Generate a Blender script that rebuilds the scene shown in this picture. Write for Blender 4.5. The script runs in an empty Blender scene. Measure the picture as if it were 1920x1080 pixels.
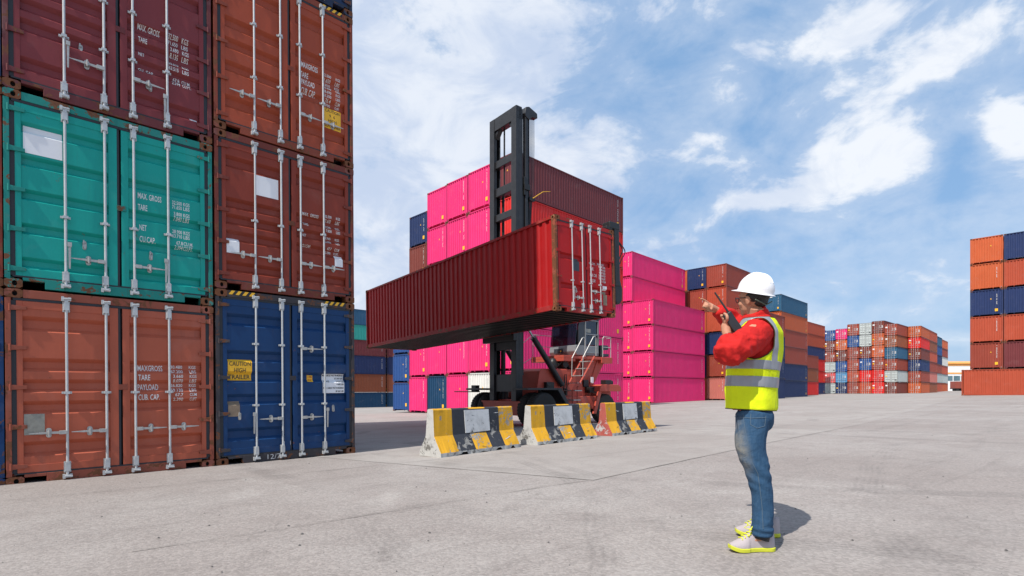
import bpy, bmesh, math, random
import numpy as np
from mathutils import Vector, Matrix, noise
random.seed(7)
PI = math.pi
R = math.radians
SC = bpy.context.scene
COL = SC.collection
CAMZ = 1.3          # camera height; the paving falls gently away from it
F = 989.0           # focal length in pixels of a 1920 wide frame
HZ = 730.0          # horizon row of the photograph

# ------------------------------------------------------------------ camera
cam_d = bpy.data.cameras.new('camera')
cam = bpy.data.objects.new('camera', cam_d)
COL.objects.link(cam)
cam.location = (0, 0, CAMZ)
cam.rotation_euler = (R(90), 0, 0)
cam_d.sensor_width = 36
cam_d.lens = F/1920*36
cam_d.shift_y = (HZ-540)/1920
cam_d.clip_start = 0.05
cam_d.clip_end = 6000
SC.camera = cam

# ------------------------------------------------------------------ light
SUN_EL = 56.0
SUN_AZ = 39.5       # shadows fall this many degrees right of straight ahead
sd = (-math.sin(R(SUN_AZ))*math.cos(R(SUN_EL)), -math.cos(R(SUN_AZ))*math.cos(R(SUN_EL)), math.sin(R(SUN_EL)))
sun_d = bpy.data.lights.new('sun', 'SUN')
sun_d.energy = 4.2
sun_d.angle = R(0.53)
sun_d.color = (1.0, 0.95, 0.88)
sun = bpy.data.objects.new('sun', sun_d)
COL.objects.link(sun)
sun.rotation_euler = Vector(sd).to_track_quat('Z', 'Y').to_euler()
sun.location = (-20, -30, 60)

SC.view_settings.view_transform = 'Standard'
SC.view_settings.look = 'None'
SC.view_settings.gamma = 1
SC.view_settings.use_curve_mapping = False
SC.view_settings.exposure = 0.30

class NT:
    """small helper around a node tree"""
    def __init__(s, nt):
        s.nt = nt; s.n = nt.nodes; s.l = nt.links
    def new(s, t, **k):
        o = s.n.new(t)
        for a, b in k.items():
            setattr(o, a, b)
        return o
    def put(s, sock, v):
        if v is None: return
        if isinstance(v, bpy.types.NodeSocket): s.l.new(v, sock)
        else: sock.default_value = v
    def m(s, op, a, b=None, c=None, clamp=False):
        o = s.new('ShaderNodeMath', operation=op, use_clamp=clamp)
        s.put(o.inputs[0], a); s.put(o.inputs[1], b); s.put(o.inputs[2], c)
        return o.outputs[0]
    def noise(s, vec, scale, detail=3, rough=0.5, dist=0.0):
        o = s.new('ShaderNodeTexNoise')
        s.put(o.inputs['Vector'], vec); s.put(o.inputs['Scale'], scale)
        s.put(o.inputs['Detail'], detail); s.put(o.inputs['Roughness'], rough); s.put(o.inputs['Distortion'], dist)
        return o.outputs['Fac']
    def vscale(s, vec, v):
        o = s.new('ShaderNodeMapping'); s.put(o.inputs['Vector'], vec); s.put(o.inputs['Scale'], v)
        return o.outputs[0]
    def mix(s, f, a, b, mode='MIX'):
        o = s.new('ShaderNodeMix', data_type='RGBA', blend_type=mode)
        s.put(o.inputs[0], f); s.put(o.inputs[6], a); s.put(o.inputs[7], b)
        return o.outputs[2]
    def ramp(s, f, a, b):
        o = s.new('ShaderNodeMapRange', interpolation_type='SMOOTHSTEP')
        s.put(o.inputs[0], f); s.put(o.inputs[1], a); s.put(o.inputs[2], b)
        return o.outputs[0]

world = bpy.data.worlds.new('World')
SC.world = world
world.use_nodes = True
w = NT(world.node_tree)
for n in list(w.n): w.n.remove(n)
sky = w.new('ShaderNodeTexSky', sky_type='NISHITA', sun_disc=False)
sky.sun_elevation = R(SUN_EL)
sky.sun_rotation = math.atan2(sd[0], sd[1])
sky.altitude = 10; sky.air_density = 1.0; sky.dust_density = 1.5; sky.ozone_density = 1.0
tc = w.new('ShaderNodeTexCoord').outputs['Generated']
sep = w.new('ShaderNodeSeparateXYZ'); w.l.new(tc, sep.inputs[0])
dx, dy, dz = sep.outputs
den = w.m('MAXIMUM', dy, 0.15)
ax = w.m('DIVIDE', dx, den)            # compass bearing of the cloud banks
az = w.m('DIVIDE', dz, den)
cz = w.m('ADD', w.m('MAXIMUM', dz, 0.0), 0.18)
cx = w.m('DIVIDE', dx, cz); cy = w.m('DIVIDE', dy, cz)
cmb = w.new('ShaderNodeCombineXYZ'); w.put(cmb.inputs[0], cx); w.put(cmb.inputs[1], cy)
rotm = w.new('ShaderNodeMapping'); w.put(rotm.inputs[0], cmb.outputs[0]); rotm.inputs['Rotation'].default_value = (0, 0, R(35)); rotm.inputs['Scale'].default_value = (1.0, 1.0, 1)
dirm = w.vscale(tc, (1.0, 1.0, 1.7))
n1 = w.m('MULTIPLY_ADD', w.noise(dirm, 5.2, 9, 0.60, 0.5), 0.90, w.m('MULTIPLY', w.noise(rotm.outputs[0], 1.7, 9, 0.58, 0.35), 0.10))
n2 = w.noise(dirm, 15.0, 7, 0.62, 0.3)
n3 = w.noise(rotm.outputs[0], 0.55, 3, 0.5, 0.3)
def blob(u, v, a, b, ang, amp):
    c, s_ = math.cos(R(ang)), math.sin(R(ang))
    du = w.m('SUBTRACT', ax, u); dv = w.m('SUBTRACT', az, v)
    p = w.m('ADD', w.m('MULTIPLY', du, c/a), w.m('MULTIPLY', dv, s_/a))
    q = w.m('ADD', w.m('MULTIPLY', du, -s_/b), w.m('MULTIPLY', dv, c/b))
    r2 = w.m('ADD', w.m('MULTIPLY', p, p), w.m('MULTIPLY', q, q))
    return w.m('MULTIPLY', w.m('EXPONENT', w.m('MULTIPLY', r2, -1.0)), amp)
def sk(px, py): return (px-960)/F, (HZ-py)/F
bl = []
for px, py, a, b, ang, amp in [
        (1665, 275, .085, .085, 24, .62), (1560, 335, .09, .040, 14, .50), (1420, 378, .075, .020, 4, .50), (1530, 275, .05, .04, 0, .30), (1370, 185, .08, .05, 10, .34), (1345, 262, .06, .020, -8, .34),
        (1895, 235, .065, .075, 25, .70), (1560, 70, .17, .05, 12, .40), (1810, 70, .16, .05, 35, .30), (1310, 20, .10, .05, 0, .40),
        (1530, 190, .12, .04, 20, .22), (1700, 640, .25, .012, 3, .26), (1650, 590, .25, .02, 5, .14)]:
    u, v = sk(px, py)
    bl.append(blob(u, v, a, b, ang, amp*1.12))
acc = bl[0]
for b_ in bl[1:]: acc = w.m('ADD', acc, b_)
# thick veil of cloud over the left and middle of the sky, thinning to the right
veil = w.ramp(ax, 0.42, -0.15)
hole = blob(*sk(1150, 150), .10, .05, 30, .12)
hole2 = w.m('ADD', blob(*sk(1290, 60), .14, .05, 20, .16), w.m('ADD', blob(*sk(1790, 330), .035, .12, -12, .45), blob(*sk(1480, 130), .05, .05, 0, .15)))
base = w.m('MULTIPLY_ADD', w.m('SUBTRACT', n1, 0.5), 2.3, w.m('MULTIPLY', w.m('SUBTRACT', n2, 0.5), 0.9))
base = w.m('ADD', base, w.m('MULTIPLY', w.m('SUBTRACT', n3, 0.5), 0.5))
dens = w.m('ADD', base, w.m('ADD', acc, w.m('MULTIPLY', veil, 0.64)))
dens = w.m('ADD', w.m('SUBTRACT', dens, w.m('ADD', hole, hole2)), 0.07)
cover = w.ramp(dens, 0.06, 0.62)
thin = w.m('MULTIPLY', w.ramp(dens, -0.35, 0.4), 0.34)
cover = w.m('MAXIMUM', cover, thin)
shade = w.m('MINIMUM', w.m('ADD', w.m('MULTIPLY', w.ramp(w.noise(dirm, 6.5, 7, 0.6, 0.5), 0.36, 0.64), 0.75), w.m('MULTIPLY', w.ramp(ax, 0.15, 0.6), 0.45)), 1.0)
cloud = w.mix(shade, (5.6, 6.5, 8.2, 1), (8.8, 9.1, 9.6, 1))
hz = w.ramp(dz, 0.30, 0.0)
skyc = w.mix(0.62, sky.outputs[0], (2.9, 5.3, 8.9, 1))
skyc = w.mix(w.m('MULTIPLY', hz, 0.42), skyc, (4.9, 6.6, 8.6, 1))
fin = w.mix(w.m('MULTIPLY', cover, 0.93), skyc, cloud)
bg = w.new('ShaderNodeBackground'); w.l.new(fin, bg.inputs[0]); bg.inputs[1].default_value = 0.087
wo = w.new('ShaderNodeOutputWorld'); w.l.new(bg.outputs[0], wo.inputs[0])

# ------------------------------------------------------------------ materials
def material(name):
    m = bpy.data.materials.new(name); m.use_nodes = True
    t = NT(m.node_tree)
    b = t.n['Principled BSDF']
    return m, t, b

def simple(name, col, rough=0.6, metal=0.0, var=0.12, scale=6.0, bump=0.0, bscale=40, spec=0.5, streak=False):
    m, t, b = material(name)
    oc = t.new('ShaderNodeTexCoord').outputs['Object']
    v = t.vscale(oc, (1, 1, 0.12)) if streak else oc
    n = t.noise(v, scale, 5, 0.6)
    k = t.m('MULTIPLY_ADD', n, 2*var*1.6, 1-var*1.6)
    c = t.mix(1.0, (*col, 1), None, 'MULTIPLY')
    mx = c.node; g = t.new('ShaderNodeCombineColor')
    for i in range(3): t.put(g.inputs[i], k)
    t.l.new(g.outputs[0], mx.inputs[7])
    t.l.new(c, b.inputs['Base Color'])
    b.inputs['Roughness'].default_value = rough
    b.inputs['Metallic'].default_value = metal
    b.inputs['Specular IOR Level'].default_value = spec
    if bump:
        bp = t.new('ShaderNodeBump'); bp.inputs['Strength'].default_value = bump; bp.inputs['Distance'].default_value = 0.01
        t.put(bp.inputs['Height'], t.noise(oc, bscale, 4, 0.6)); t.l.new(bp.outputs[0], b.inputs['Normal'])
    return m

def paint(name, rust=0.5, fade=0.5, rough=0.45):
    """weathered container paint: the hue is the object's own colour"""
    m, t, b = material(name)
    oi = t.new('ShaderNodeObjectInfo')
    oc = t.new('ShaderNodeTexCoord').outputs['Object']
    off = t.new('ShaderNodeVectorMath', operation='ADD')
    cmbn = t.new('ShaderNodeCombineXYZ'); rr = t.m('MULTIPLY', oi.outputs['Random'], 37.0)
    for i in range(3): t.put(cmbn.inputs[i], rr)
    t.l.new(oc, off.inputs[0]); t.l.new(cmbn.outputs[0], off.inputs[1])
    p = off.outputs[0]
    blot = t.noise(p, 0.9, 4, 0.6, 0.4)
    strk = t.noise(t.vscale(p, (7, 7, 0.5)), 1.6, 4, 0.6)
    fine = t.noise(p, 22, 4, 0.7)
    k = t.m('ADD', 0.74, t.m('ADD', t.m('MULTIPLY', blot, 0.26), t.m('ADD', t.m('MULTIPLY', strk, 0.18), t.m('MULTIPLY', fine, 0.10))))
    g = t.new('ShaderNodeCombineColor')
    for i in range(3): t.put(g.inputs[i], k)
    c = t.mix(1.0, oi.outputs['Color'], g.outputs[0], 'MULTIPLY')
    # sun-bleached bloom
    bleach = t.mix(0.55, c, (0.42, 0.36, 0.34, 1))
    c = t.mix(t.m('MULTIPLY', t.ramp(t.noise(p, 1.7, 6, 0.65, 0.6), 0.52, 0.78), 0.32*fade), c, bleach)
    # grime runs
    c = t.mix(t.m('MULTIPLY', t.ramp(t.noise(t.vscale(p, (14, 14, 0.7)), 1.3, 5, 0.65), 0.56, 0.74), 0.34*fade), c, (0.05, 0.035, 0.03, 1))
    # rust
    rn = t.noise(p, 5.0, 8, 0.72, 0.5)
    thr = 0.70-0.16*rust
    rm = t.ramp(rn, thr, thr+0.035)
    rcol = t.mix(t.noise(p, 30, 3, 0.6), (0.10, 0.032, 0.014, 1), (0.22, 0.085, 0.035, 1))
    c = t.mix(t.m('MULTIPLY', rm, min(1, 0.5+rust*0.5)), c, rcol)
    t.l.new(c, b.inputs['Base Color'])
    t.put(b.inputs['Roughness'], t.m('ADD', rough-0.08, t.m('MULTIPLY', blot, 0.22)))
    b.inputs['Specular IOR Level'].default_value = 0.30
    bp = t.new('ShaderNodeBump'); bp.inputs['Strength'].default_value = 0.28; bp.inputs['Distance'].default_value = 0.012
    t.put(bp.inputs['Height'], t.m('ADD', t.m('MULTIPLY', t.noise(p, 3.2, 3, 0.5), 1.2), t.m('MULTIPLY', fine, 0.12)))
    t.l.new(bp.outputs[0], b.inputs['Normal'])
    return m

M = {}
M['paint'] = paint('container_paint', 0.30, 0.42)
M['paint_red'] = paint('red_container_paint', 0.22, 0.18, 0.5)
M['paint_far'] = paint('container_paint_distant', 0.10, 0.5, 0.5)
M['paint_worn'] = paint('container_frame_paint', 0.95, 1.0, 0.55)
M['casting'] = paint('rusty_casting', 1.6, 1.0, 0.7)
M['truck_paint'] = paint('machine_paint', 0.45, 0.8, 0.4)
M['galv'] = simple('galvanised_steel', (0.52, 0.53, 0.53), 0.45, 0.30, 0.16, 14, 0.15, 60)
M['galv_old'] = simple('weathered_steel', (0.44, 0.43, 0.41), 0.5, 0.35, 0.25, 22, 0.3, 80)
M['rubber'] = simple('black_rubber', (0.022, 0.024, 0.03), 0.62, 0, 0.2, 8)
M['tyre'] = simple('tyre_rubber', (0.025, 0.024, 0.023), 0.8, 0, 0.2, 12, 0.4, 30)
M['white_mark'] = simple('white_lettering', (0.74, 0.74, 0.73), 0.5, 0, 0.12, 30)
M['white_panel'] = simple('white_panel', (0.80, 0.80, 0.82), 0.45, 0, 0.04, 3)
M['yellow_mark'] = simple('yellow_label', (0.85, 0.46, 0.02), 0.5, 0, 0.06, 10)
M['black_mark'] = simple('black_lettering', (0.02, 0.02, 0.02), 0.5, 0, 0.1, 10)
M['red_mark'] = simple('red_lettering', (0.6, 0.05, 0.04), 0.5)
M['grey_plate'] = simple('grey_plate', (0.30, 0.29, 0.25), 0.45, 0.4, 0.25, 18)
M['tan_plate'] = simple('tan_plate', (0.26, 0.19, 0.13), 0.6, 0.2, 0.25, 18)
M['void'] = simple('dark_interior', (0.008, 0.008, 0.008), 0.9)
M['black_steel'] = simple('black_mast_steel', (0.026, 0.027, 0.030), 0.45, 0.1, 0.40, 5, 0.2, 20)
M['dark_steel'] = simple('dark_greasy_steel', (0.02, 0.02, 0.02), 0.45, 0.2, 0.3, 6)
M['chrome'] = simple('chrome_rod', (0.35, 0.35, 0.36), 0.2, 1.0, 0.05)
M['cab_grey'] = simple('cab_grey', (0.20, 0.21, 0.22), 0.4, 0, 0.1)
M['cab_dark'] = simple('cab_dark_paint', (0.035, 0.04, 0.05), 0.35, 0, 0.15)
M['yellow_paint'] = simple('yellow_paint', (0.75, 0.42, 0.02), 0.5, 0, 0.1)
M['debris'] = simple('debris_stone', (0.10, 0.095, 0.09), 0.9, 0, 0.4, 5)

def glass(name, tint):
    m, t, b = material(name)
    b.inputs['Base Color'].default_value = (*tint, 1)
    b.inputs['Roughness'].default_value = 0.04
    b.inputs['Specular IOR Level'].default_value = 0.9
    b.inputs['Coat Weight'].default_value = 0.4
    b.inputs['Coat Roughness'].default_value = 0.02
    b.inputs['Alpha'].default_value = 0.72
    return m
M['glass'] = glass('tinted_glass', (0.012, 0.014, 0.03))

# barrier paint: chipped over concrete
def chipped(name, col, chip=0.5, under=(0.36, 0.34, 0.31), scale=7):
    m, t, b = material(name)
    oc = t.new('ShaderNodeTexCoord').outputs['Object']
    n = t.noise(oc, scale, 9, 0.72, 0.8)
    n2_ = t.noise(oc, 2.2, 3, 0.5)
    mk = t.ramp(t.m('ADD', n, t.m('MULTIPLY', t.m('SUBTRACT', n2_, 0.5), 0.5)), 0.72-0.18*chip, 0.75-0.18*chip)
    und = t.mix(t.noise(oc, 25, 5, 0.7), (*[u*0.35 for u in under], 1), (*[u*1.4 for u in under], 1))
    dirt = t.mix(t.m('MULTIPLY', t.ramp(t.noise(oc, 4, 7, 0.7, 1.0), 0.45, 0.72), 0.5), (*col, 1), (*[c*0.45+0.01 for c in col], 1))
    c = t.mix(mk, dirt, und)
    t.l.new(c, b.inputs['Base Color'])
    b.inputs['Roughness'].default_value = 0.7
    b.inputs['Specular IOR Level'].default_value = 0.25
    bp = t.new('ShaderNodeBump'); bp.inputs['Strength'].default_value = 0.5; bp.inputs['Distance'].default_value = 0.006
    t.put(bp.inputs['Height'], t.m('ADD', t.m('MULTIPLY', mk, -1.0), t.noise(oc, 40, 4, 0.6))); t.l.new(bp.outputs[0], b.inputs['Normal'])
    return m
M['b_yellow'] = chipped('chipped_yellow_paint', (0.72, 0.37, 0.022), 0.85)
M['b_black'] = chipped('chipped_black_paint', (0.040, 0.044, 0.055), 0.62, (0.30, 0.29, 0.27))
M['b_white'] = chipped('dirty_white_paint', (0.64, 0.64, 0.63), 0.55, (0.15, 0.14, 0.13))
M['b_concrete'] = chipped('barrier_concrete', (0.50, 0.49, 0.46), 0.75, (0.2, 0.19, 0.17), 10)
M['b_red'] = chipped('red_scuffed_paint', (0.42, 0.10, 0.08), 0.95, (0.55, 0.52, 0.5), 9)

# ground materials
def ground_mat(name, c1, c2, c3, agg, bumpk):
    m, t, b = material(name)
    gc = t.new('ShaderNodeTexCoord').outputs['Object']
    big = t.noise(gc, 0.22, 6, 0.6, 0.5)
    mid = t.noise(gc, 1.6, 8, 0.68, 0.3)
    fine = t.noise(gc, 30, 6, 0.75)
    c = t.mix(t.ramp(big, 0.32, 0.68), (*c1, 1), (*c2, 1))
    c = t.mix(t.m('MULTIPLY', t.ramp(mid, 0.42, 0.72), 0.55), c, (*c3, 1))
    # sweeping tyre scuffs
    sc_ = t.noise(t.new('ShaderNodeVectorRotate', rotation_type='Z_AXIS').outputs[0], 1.0)
    vr = sc_.node.inputs['Vector'].links[0].from_node
    t.l.new(gc, vr.inputs['Vector']); vr.inputs['Angle'].default_value = R(48)
    mp = t.vscale(vr.outputs[0], (2.6, 0.18, 1))
    scf = t.noise(mp, 1.0, 6, 0.7, 0.8)
    c = t.mix(t.m('MULTIPLY', t.ramp(scf, 0.50, 0.78), 0.34), c, (c1[0]*0.55, c1[1]*0.55, c1[2]*0.55, 1))
    # oil spots and stains
    st = t.noise(gc, 0.9, 9, 0.75, 1.2)
    c = t.mix(t.m('MULTIPLY', t.ramp(st, 0.58, 0.74), 0.42), c, (0.12, 0.105, 0.095, 1))
    pale = t.noise(gc, 0.55, 7, 0.7, 0.9)
    c = t.mix(t.m('MULTIPLY', t.ramp(pale, 0.55, 0.72), 0.45), c, (0.40, 0.372, 0.347, 1))
    # arcs left by turning tyres
    sp = t.new('ShaderNodeSeparateXYZ'); t.l.new(gc, sp.inputs[0])
    wob = t.m('MULTIPLY', t.m('SUBTRACT', t.noise(gc, 0.35, 2, 0.5), 0.5), 0.5)
    for cx_, cy_, R0, wd_, k_ in ((-9, 5.0, 9.75, .22, .30), (-9, 5.0, 10.12, .20, .24), (7.5, 17.0, 12.2, .30, .34), (7.5, 17.0, 14.6, .30, .30), (-14, -2, 14.3, .28, .26), (22, -6, 19.5, .32, .30), (22, -6, 21.6, .30, .26), (-3, 30, 17.5, .35, .30), (30, 30, 26.0, .4, .32), (30, 30, 28.4, .4, .28)):
        dx_ = t.m('SUBTRACT', sp.outputs[0], cx_); dy_ = t.m('SUBTRACT', sp.outputs[1], cy_)
        rd = t.m('ADD', t.m('SQRT', t.m('ADD', t.m('MULTIPLY', dx_, dx_), t.m('MULTIPLY', dy_, dy_))), wob)
        band = t.ramp(t.m('ABSOLUTE', t.m('SUBTRACT', rd, R0)), wd_*.62, wd_*.40)
        trd = t.m('MULTIPLY_ADD', t.m('SINE', t.m('MULTIPLY', rd, 95.0)), .35, .65)
        brk = t.ramp(t.noise(gc, 0.8, 4, 0.6), 0.40, 0.62)
        c = t.mix(t.m('MULTIPLY', t.m('MULTIPLY', band, trd), t.m('MULTIPLY', brk, k_)), c, (0.11, 0.10, 0.095, 1))
    # aggregate
    vo = t.new('ShaderNodeTexVoronoi'); t.l.new(gc, vo.inputs['Vector']); vo.inputs['Scale'].default_value = 55
    t2 = t.ramp(vo.outputs['Distance'], 0.10, 0.55)
    vc = t.new('ShaderNodeSeparateColor'); t.l.new(vo.outputs['Color'], vc.inputs[0])
    k = t.m('MULTIPLY_ADD', t.m('SUBTRACT', vc.outputs[0], 0.5), agg, 1.0)
    k = t.m('MULTIPLY', k, t.m('MULTIPLY_ADD', t.m('SUBTRACT', fine, 0.5), agg*1.6, 1.0))
    g = t.new('ShaderNodeCombineColor')
    for i in range(3): t.put(g.inputs[i], k)
    c = t.mix(1.0, c, g.outputs[0], 'MULTIPLY')
    spk = t.ramp(t.noise(gc, 11, 8, 0.8), 0.66, 0.72)
    c = t.mix(t.m('MULTIPLY', spk, 0.35), c, (0.09, 0.085, 0.08, 1))
    t.l.new(c, b.inputs['Base Color'])
    b.inputs['Roughness'].default_value = 0.85
    b.inputs['Specular IOR Level'].default_value = 0.25
    bp = t.new('ShaderNodeBump'); bp.inputs['Strength'].default_value = bumpk; bp.inputs['Distance'].default_value = 0.012
    t.put(bp.inputs['Height'], t.m('ADD', t.m('MULTIPLY', t2, -0.35), t.m('ADD', t.m('MULTIPLY', fine, 0.7), mid)))
    t.l.new(bp.outputs[0], b.inputs['Normal'])
    return m
M['ground'] = ground_mat('worn_concrete', (0.272, 0.240, 0.222), (0.325, 0.298, 0.279), (0.230, 0.202, 0.188), 0.30, 0.40)
M['apron'] = ground_mat('smooth_concrete', (0.292, 0.263, 0.243), (0.345, 0.319, 0.297), (0.25, 0.223, 0.206), 0.16, 0.18)
M['joint'] = simple('joint_filler', (0.19, 0.172, 0.158), 0.9, 0, 0.5, 3)

# ------------------------------------------------------------------ mesh helpers
class MB:
    def __init__(s): s.v = []; s.f = []; s.mi = []
    def add(s, vs, fs, mi=0, mat=None):
        k = len(s.v)
        if mat is not None: vs = [tuple(mat @ Vector(p)) for p in vs]
        s.v += [tuple(p) for p in vs]
        s.f += [tuple(i+k for i in f) for f in fs]
        s.mi += [mi]*len(fs)
        return s
    def box(s, x0, x1, y0, y1, z0, z1, mi=0, mat=None):
        vs = [(x0,y0,z0),(x1,y0,z0),(x1,y1,z0),(x0,y1,z0),(x0,y0,z1),(x1,y0,z1),(x1,y1,z1),(x0,y1,z1)]
        fs = [(0,3,2,1),(4,5,6,7),(0,1,5,4),(1,2,6,5),(2,3,7,6),(3,0,4,7)]
        return s.add(vs, fs, mi, mat)
    def prism(s, poly, a, b, axis='y', mi=0, mat=None):
        """poly: 2d points, extruded from a to b along an axis"""
        n = len(poly)
        def P(p, t):
            if axis == 'y': return (p[0], t, p[1])
            if axis == 'x': return (t, p[0], p[1])
            return (p[0], p[1], t)
        vs = [P(p, a) for p in poly]+[P(p, b) for p in poly]
        fs = [tuple(range(n)), tuple(range(2*n-1, n-1, -1))]
        for i in range(n):
            j = (i+1) % n
            fs.append((i, i+n, j+n, j))
        return s.add(vs, fs, mi, mat)
    def tube(s, pts, r, n=8, mi=0, mat=None, cap=True, ell=None):
        pts = [Vector(p) for p in pts]
        rs = r if isinstance(r, (list, tuple)) else [r]*len(pts)
        rings = []; up = None
        for i, p in enumerate(pts):
            d = (pts[min(i+1, len(pts)-1)]-pts[max(i-1, 0)])
            if d.length < 1e-9: d = Vector((0, 0, 1))
            d.normalize()
            if up is None:
                a = Vector((0, 0, 1)) if abs(d.z) < 0.9 else Vector((1, 0, 0))
            else: a = up
            x = (a-d*a.dot(d)).normalized(); y = d.cross(x); up = x
            rings.append([p+x*rs[i]*math.cos(2*PI*k/n)+y*rs[i]*math.sin(2*PI*k/n) for k in range(n)])
        vs = [q for g in rings for q in g]; fs = []
        for i in range(len(pts)-1):
            for k in range(n):
                k2 = (k+1) % n
                fs.append((i*n+k, i*n+k2, (i+1)*n+k2, (i+1)*n+k))
        if cap:
            fs.append(tuple(range(n-1, -1, -1))); fs.append(tuple(range((len(pts)-1)*n, len(pts)*n)))
        return s.add(vs, fs, mi, mat)
    def lathe(s, prof, n=24, axis='y', c=(0,0,0), mi=0, mat=None):
        """prof: (radius, position along axis)"""
        vs = []; fs = []
        for r, t in prof:
            for k in range(n):
                a = 2*PI*k/n; p, q = r*math.cos(a), r*math.sin(a)
                if axis == 'y': vs.append((c[0]+p, c[1]+t, c[2]+q))
                elif axis == 'z': vs.append((c[0]+p, c[1]+q, c[2]+t))
                else: vs.append((c[0]+t, c[1]+p, c[2]+q))
        for i in range(len(prof)-1):
            for k in range(n):
                k2 = (k+1) % n
                fs.append((i*n+k, i*n+k2, (i+1)*n+k2, (i+1)*n+k))
        fs.append(tuple(range(n))); fs.append(tuple(range((len(prof)-1)*n, len(prof)*n)))
        return s.add(vs, fs, mi, mat)
    def mesh(s, name, mats, smooth=False):
        me = bpy.data.meshes.new(name)
        me.from_pydata(s.v, [], s.f)
        for m in mats: me.materials.append(m)
        if len(mats) > 1: me.polygons.foreach_set('material_index', s.mi)
        bm = bmesh.new(); bm.from_mesh(me)
        bmesh.ops.recalc_face_normals(bm, faces=bm.faces)
        bm.to_mesh(me); bm.free()
        if smooth:
            me.polygons.foreach_set('use_smooth', [True]*len(me.polygons))
            try: me.set_sharp_from_angle(angle=R(40))
            except Exception: pass
        me.update()
        return me

def ob(name, me, parent=None, color=None, bevel=0, loc=None):
    o = bpy.data.objects.new(name, me); COL.objects.link(o)
    if parent: o.parent = parent
    if color: o.color = (*color, 1)
    if loc: o.location = loc
    if bevel:
        b = o.modifiers.new('bevel', 'BEVEL'); b.width = bevel; b.segments = 2; b.limit_method = 'ANGLE'; b.angle_limit = R(35)
    return o
def tag(o, label, cat, group=None, kind=None):
    if label: o['label'] = label
    if cat: o['category'] = cat
    if group: o['group'] = group
    if kind: o['kind'] = kind
    return o
def empty(name, loc, rz=0):
    o = bpy.data.objects.new(name, None); COL.objects.link(o); o.empty_display_size = 0.3
    o.location = loc; o.rotation_euler = (0, 0, rz)
    return o
def copy_tree(o, parent=None, color=None):
    c = o.copy(); COL.objects.link(c); c.parent = parent
    if color is not None and c.data: c.color = (*color, 1)
    for ch in kids.get(o.name, []):
        c2 = copy_tree(ch, c, color if not ch.get('_keep') else None)
    return c
kids = {}
def ch(o):
    kids.setdefault(o.parent.name, []).append(o)
    return o

# ------------------------------------------------------------------ ground
ANCH = [(1.6,3.4,-1.03),(0,0,-1.0),(-6.6,6.9,-1.25),(-3.1,10.3,-1.24),(-1.2,9.2,-1.2),(2.5,13.3,-1.18),(4.1,15.1,-1.19),
 (0,21,-1.45),(4.5,22.5,-1.45),(-8.3,43,-1.92),(0.2,34,-1.66),(8.8,42.9,-1.44),(14.4,53.7,-1.43),(23.2,62.5,-1.30),(27,60.5,-1.28),
 (40.2,78.6,-1.27),(63,112,-1.15),(84,117,-0.95),(75,127,-1.05),(93,120,-0.9),(115,143,-0.75),(132,160,-0.5),(46,54,-0.62),(52,48,-0.5),
 (-25,87,-3.0),(-17,95,-3.0),(20,5,-0.95),(20,25,-1.0),(-20,0,-1.3),(0,-30,-1.0),(-15,20,-1.5),(-12,17,-1.4),(200,250,-0.9),(320,330,-0.9),(0,160,-2.6),(-100,100,-3.2),(100,20,-.6)]
_A = np.array(ANCH); _c = 6.0
_K = np.sqrt(((_A[:,None,:2]-_A[None,:,:2])**2).sum(-1)+_c*_c)
_n = len(_A)
_S = np.zeros((_n+1,_n+1)); _S[:_n,:_n] = _K-np.eye(_n)*0.6; _S[_n,:_n] = 1; _S[:_n,_n] = 1
_w = np.linalg.solve(_S, np.append(_A[:,2], 0))
def gz_arr(x, y):
    d = np.sqrt((x[...,None]-_A[:,0])**2+(y[...,None]-_A[:,1])**2+_c*_c)
    z = d@_w[:_n]+_w[_n]
    r = np.sqrt(x*x+y*y)
    t = np.clip((r-350)/500, 0, 1); t = t*t*(3-2*t)
    return (z*(1-t)+(-1.6)*t)+CAMZ
def gz(x, y): return float(gz_arr(np.array([x], float), np.array([y], float))[0])

def axis_pts(lim, d0, n):
    t = np.linspace(-1, 1, n); k = 7.2
    return np.sinh(t*k)/math.sinh(k)*lim
gx = axis_pts(2500, .2, 260); gy = axis_pts(2500, .2, 260)+6
GX, GY = np.meshgrid(gx, gy); GZ = gz_arr(GX, GY)
nx = len(gx)
gverts = list(zip(GX.ravel().tolist(), GY.ravel().tolist(), GZ.ravel().tolist()))
gfaces = [(j*nx+i, j*nx+i+1, (j+1)*nx+i+1, (j+1)*nx+i) for j in range(nx-1) for i in range(nx-1)]
def sheet(name, mat, planes=None, dz=0.0):
    me = bpy.data.meshes.new(name)
    me.from_pydata([(x, y, z+dz) for x, y, z in gverts], [], gfaces)
    if planes:
        bm = bmesh.new(); bm.from_mesh(me)
        for co, no in planes:
            bmesh.ops.bisect_plane(bm, geom=bm.verts[:]+bm.edges[:]+bm.faces[:], plane_co=co, plane_no=no, clear_outer=True)
        bm.to_mesh(me); bm.free()
    me.materials.append(mat)
    me.polygons.foreach_set('use_smooth', [True]*len(me.polygons))
    o = ob(name, me); o['kind'] = 'structure'
    return o
sheet('ground', M['ground'])
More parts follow.
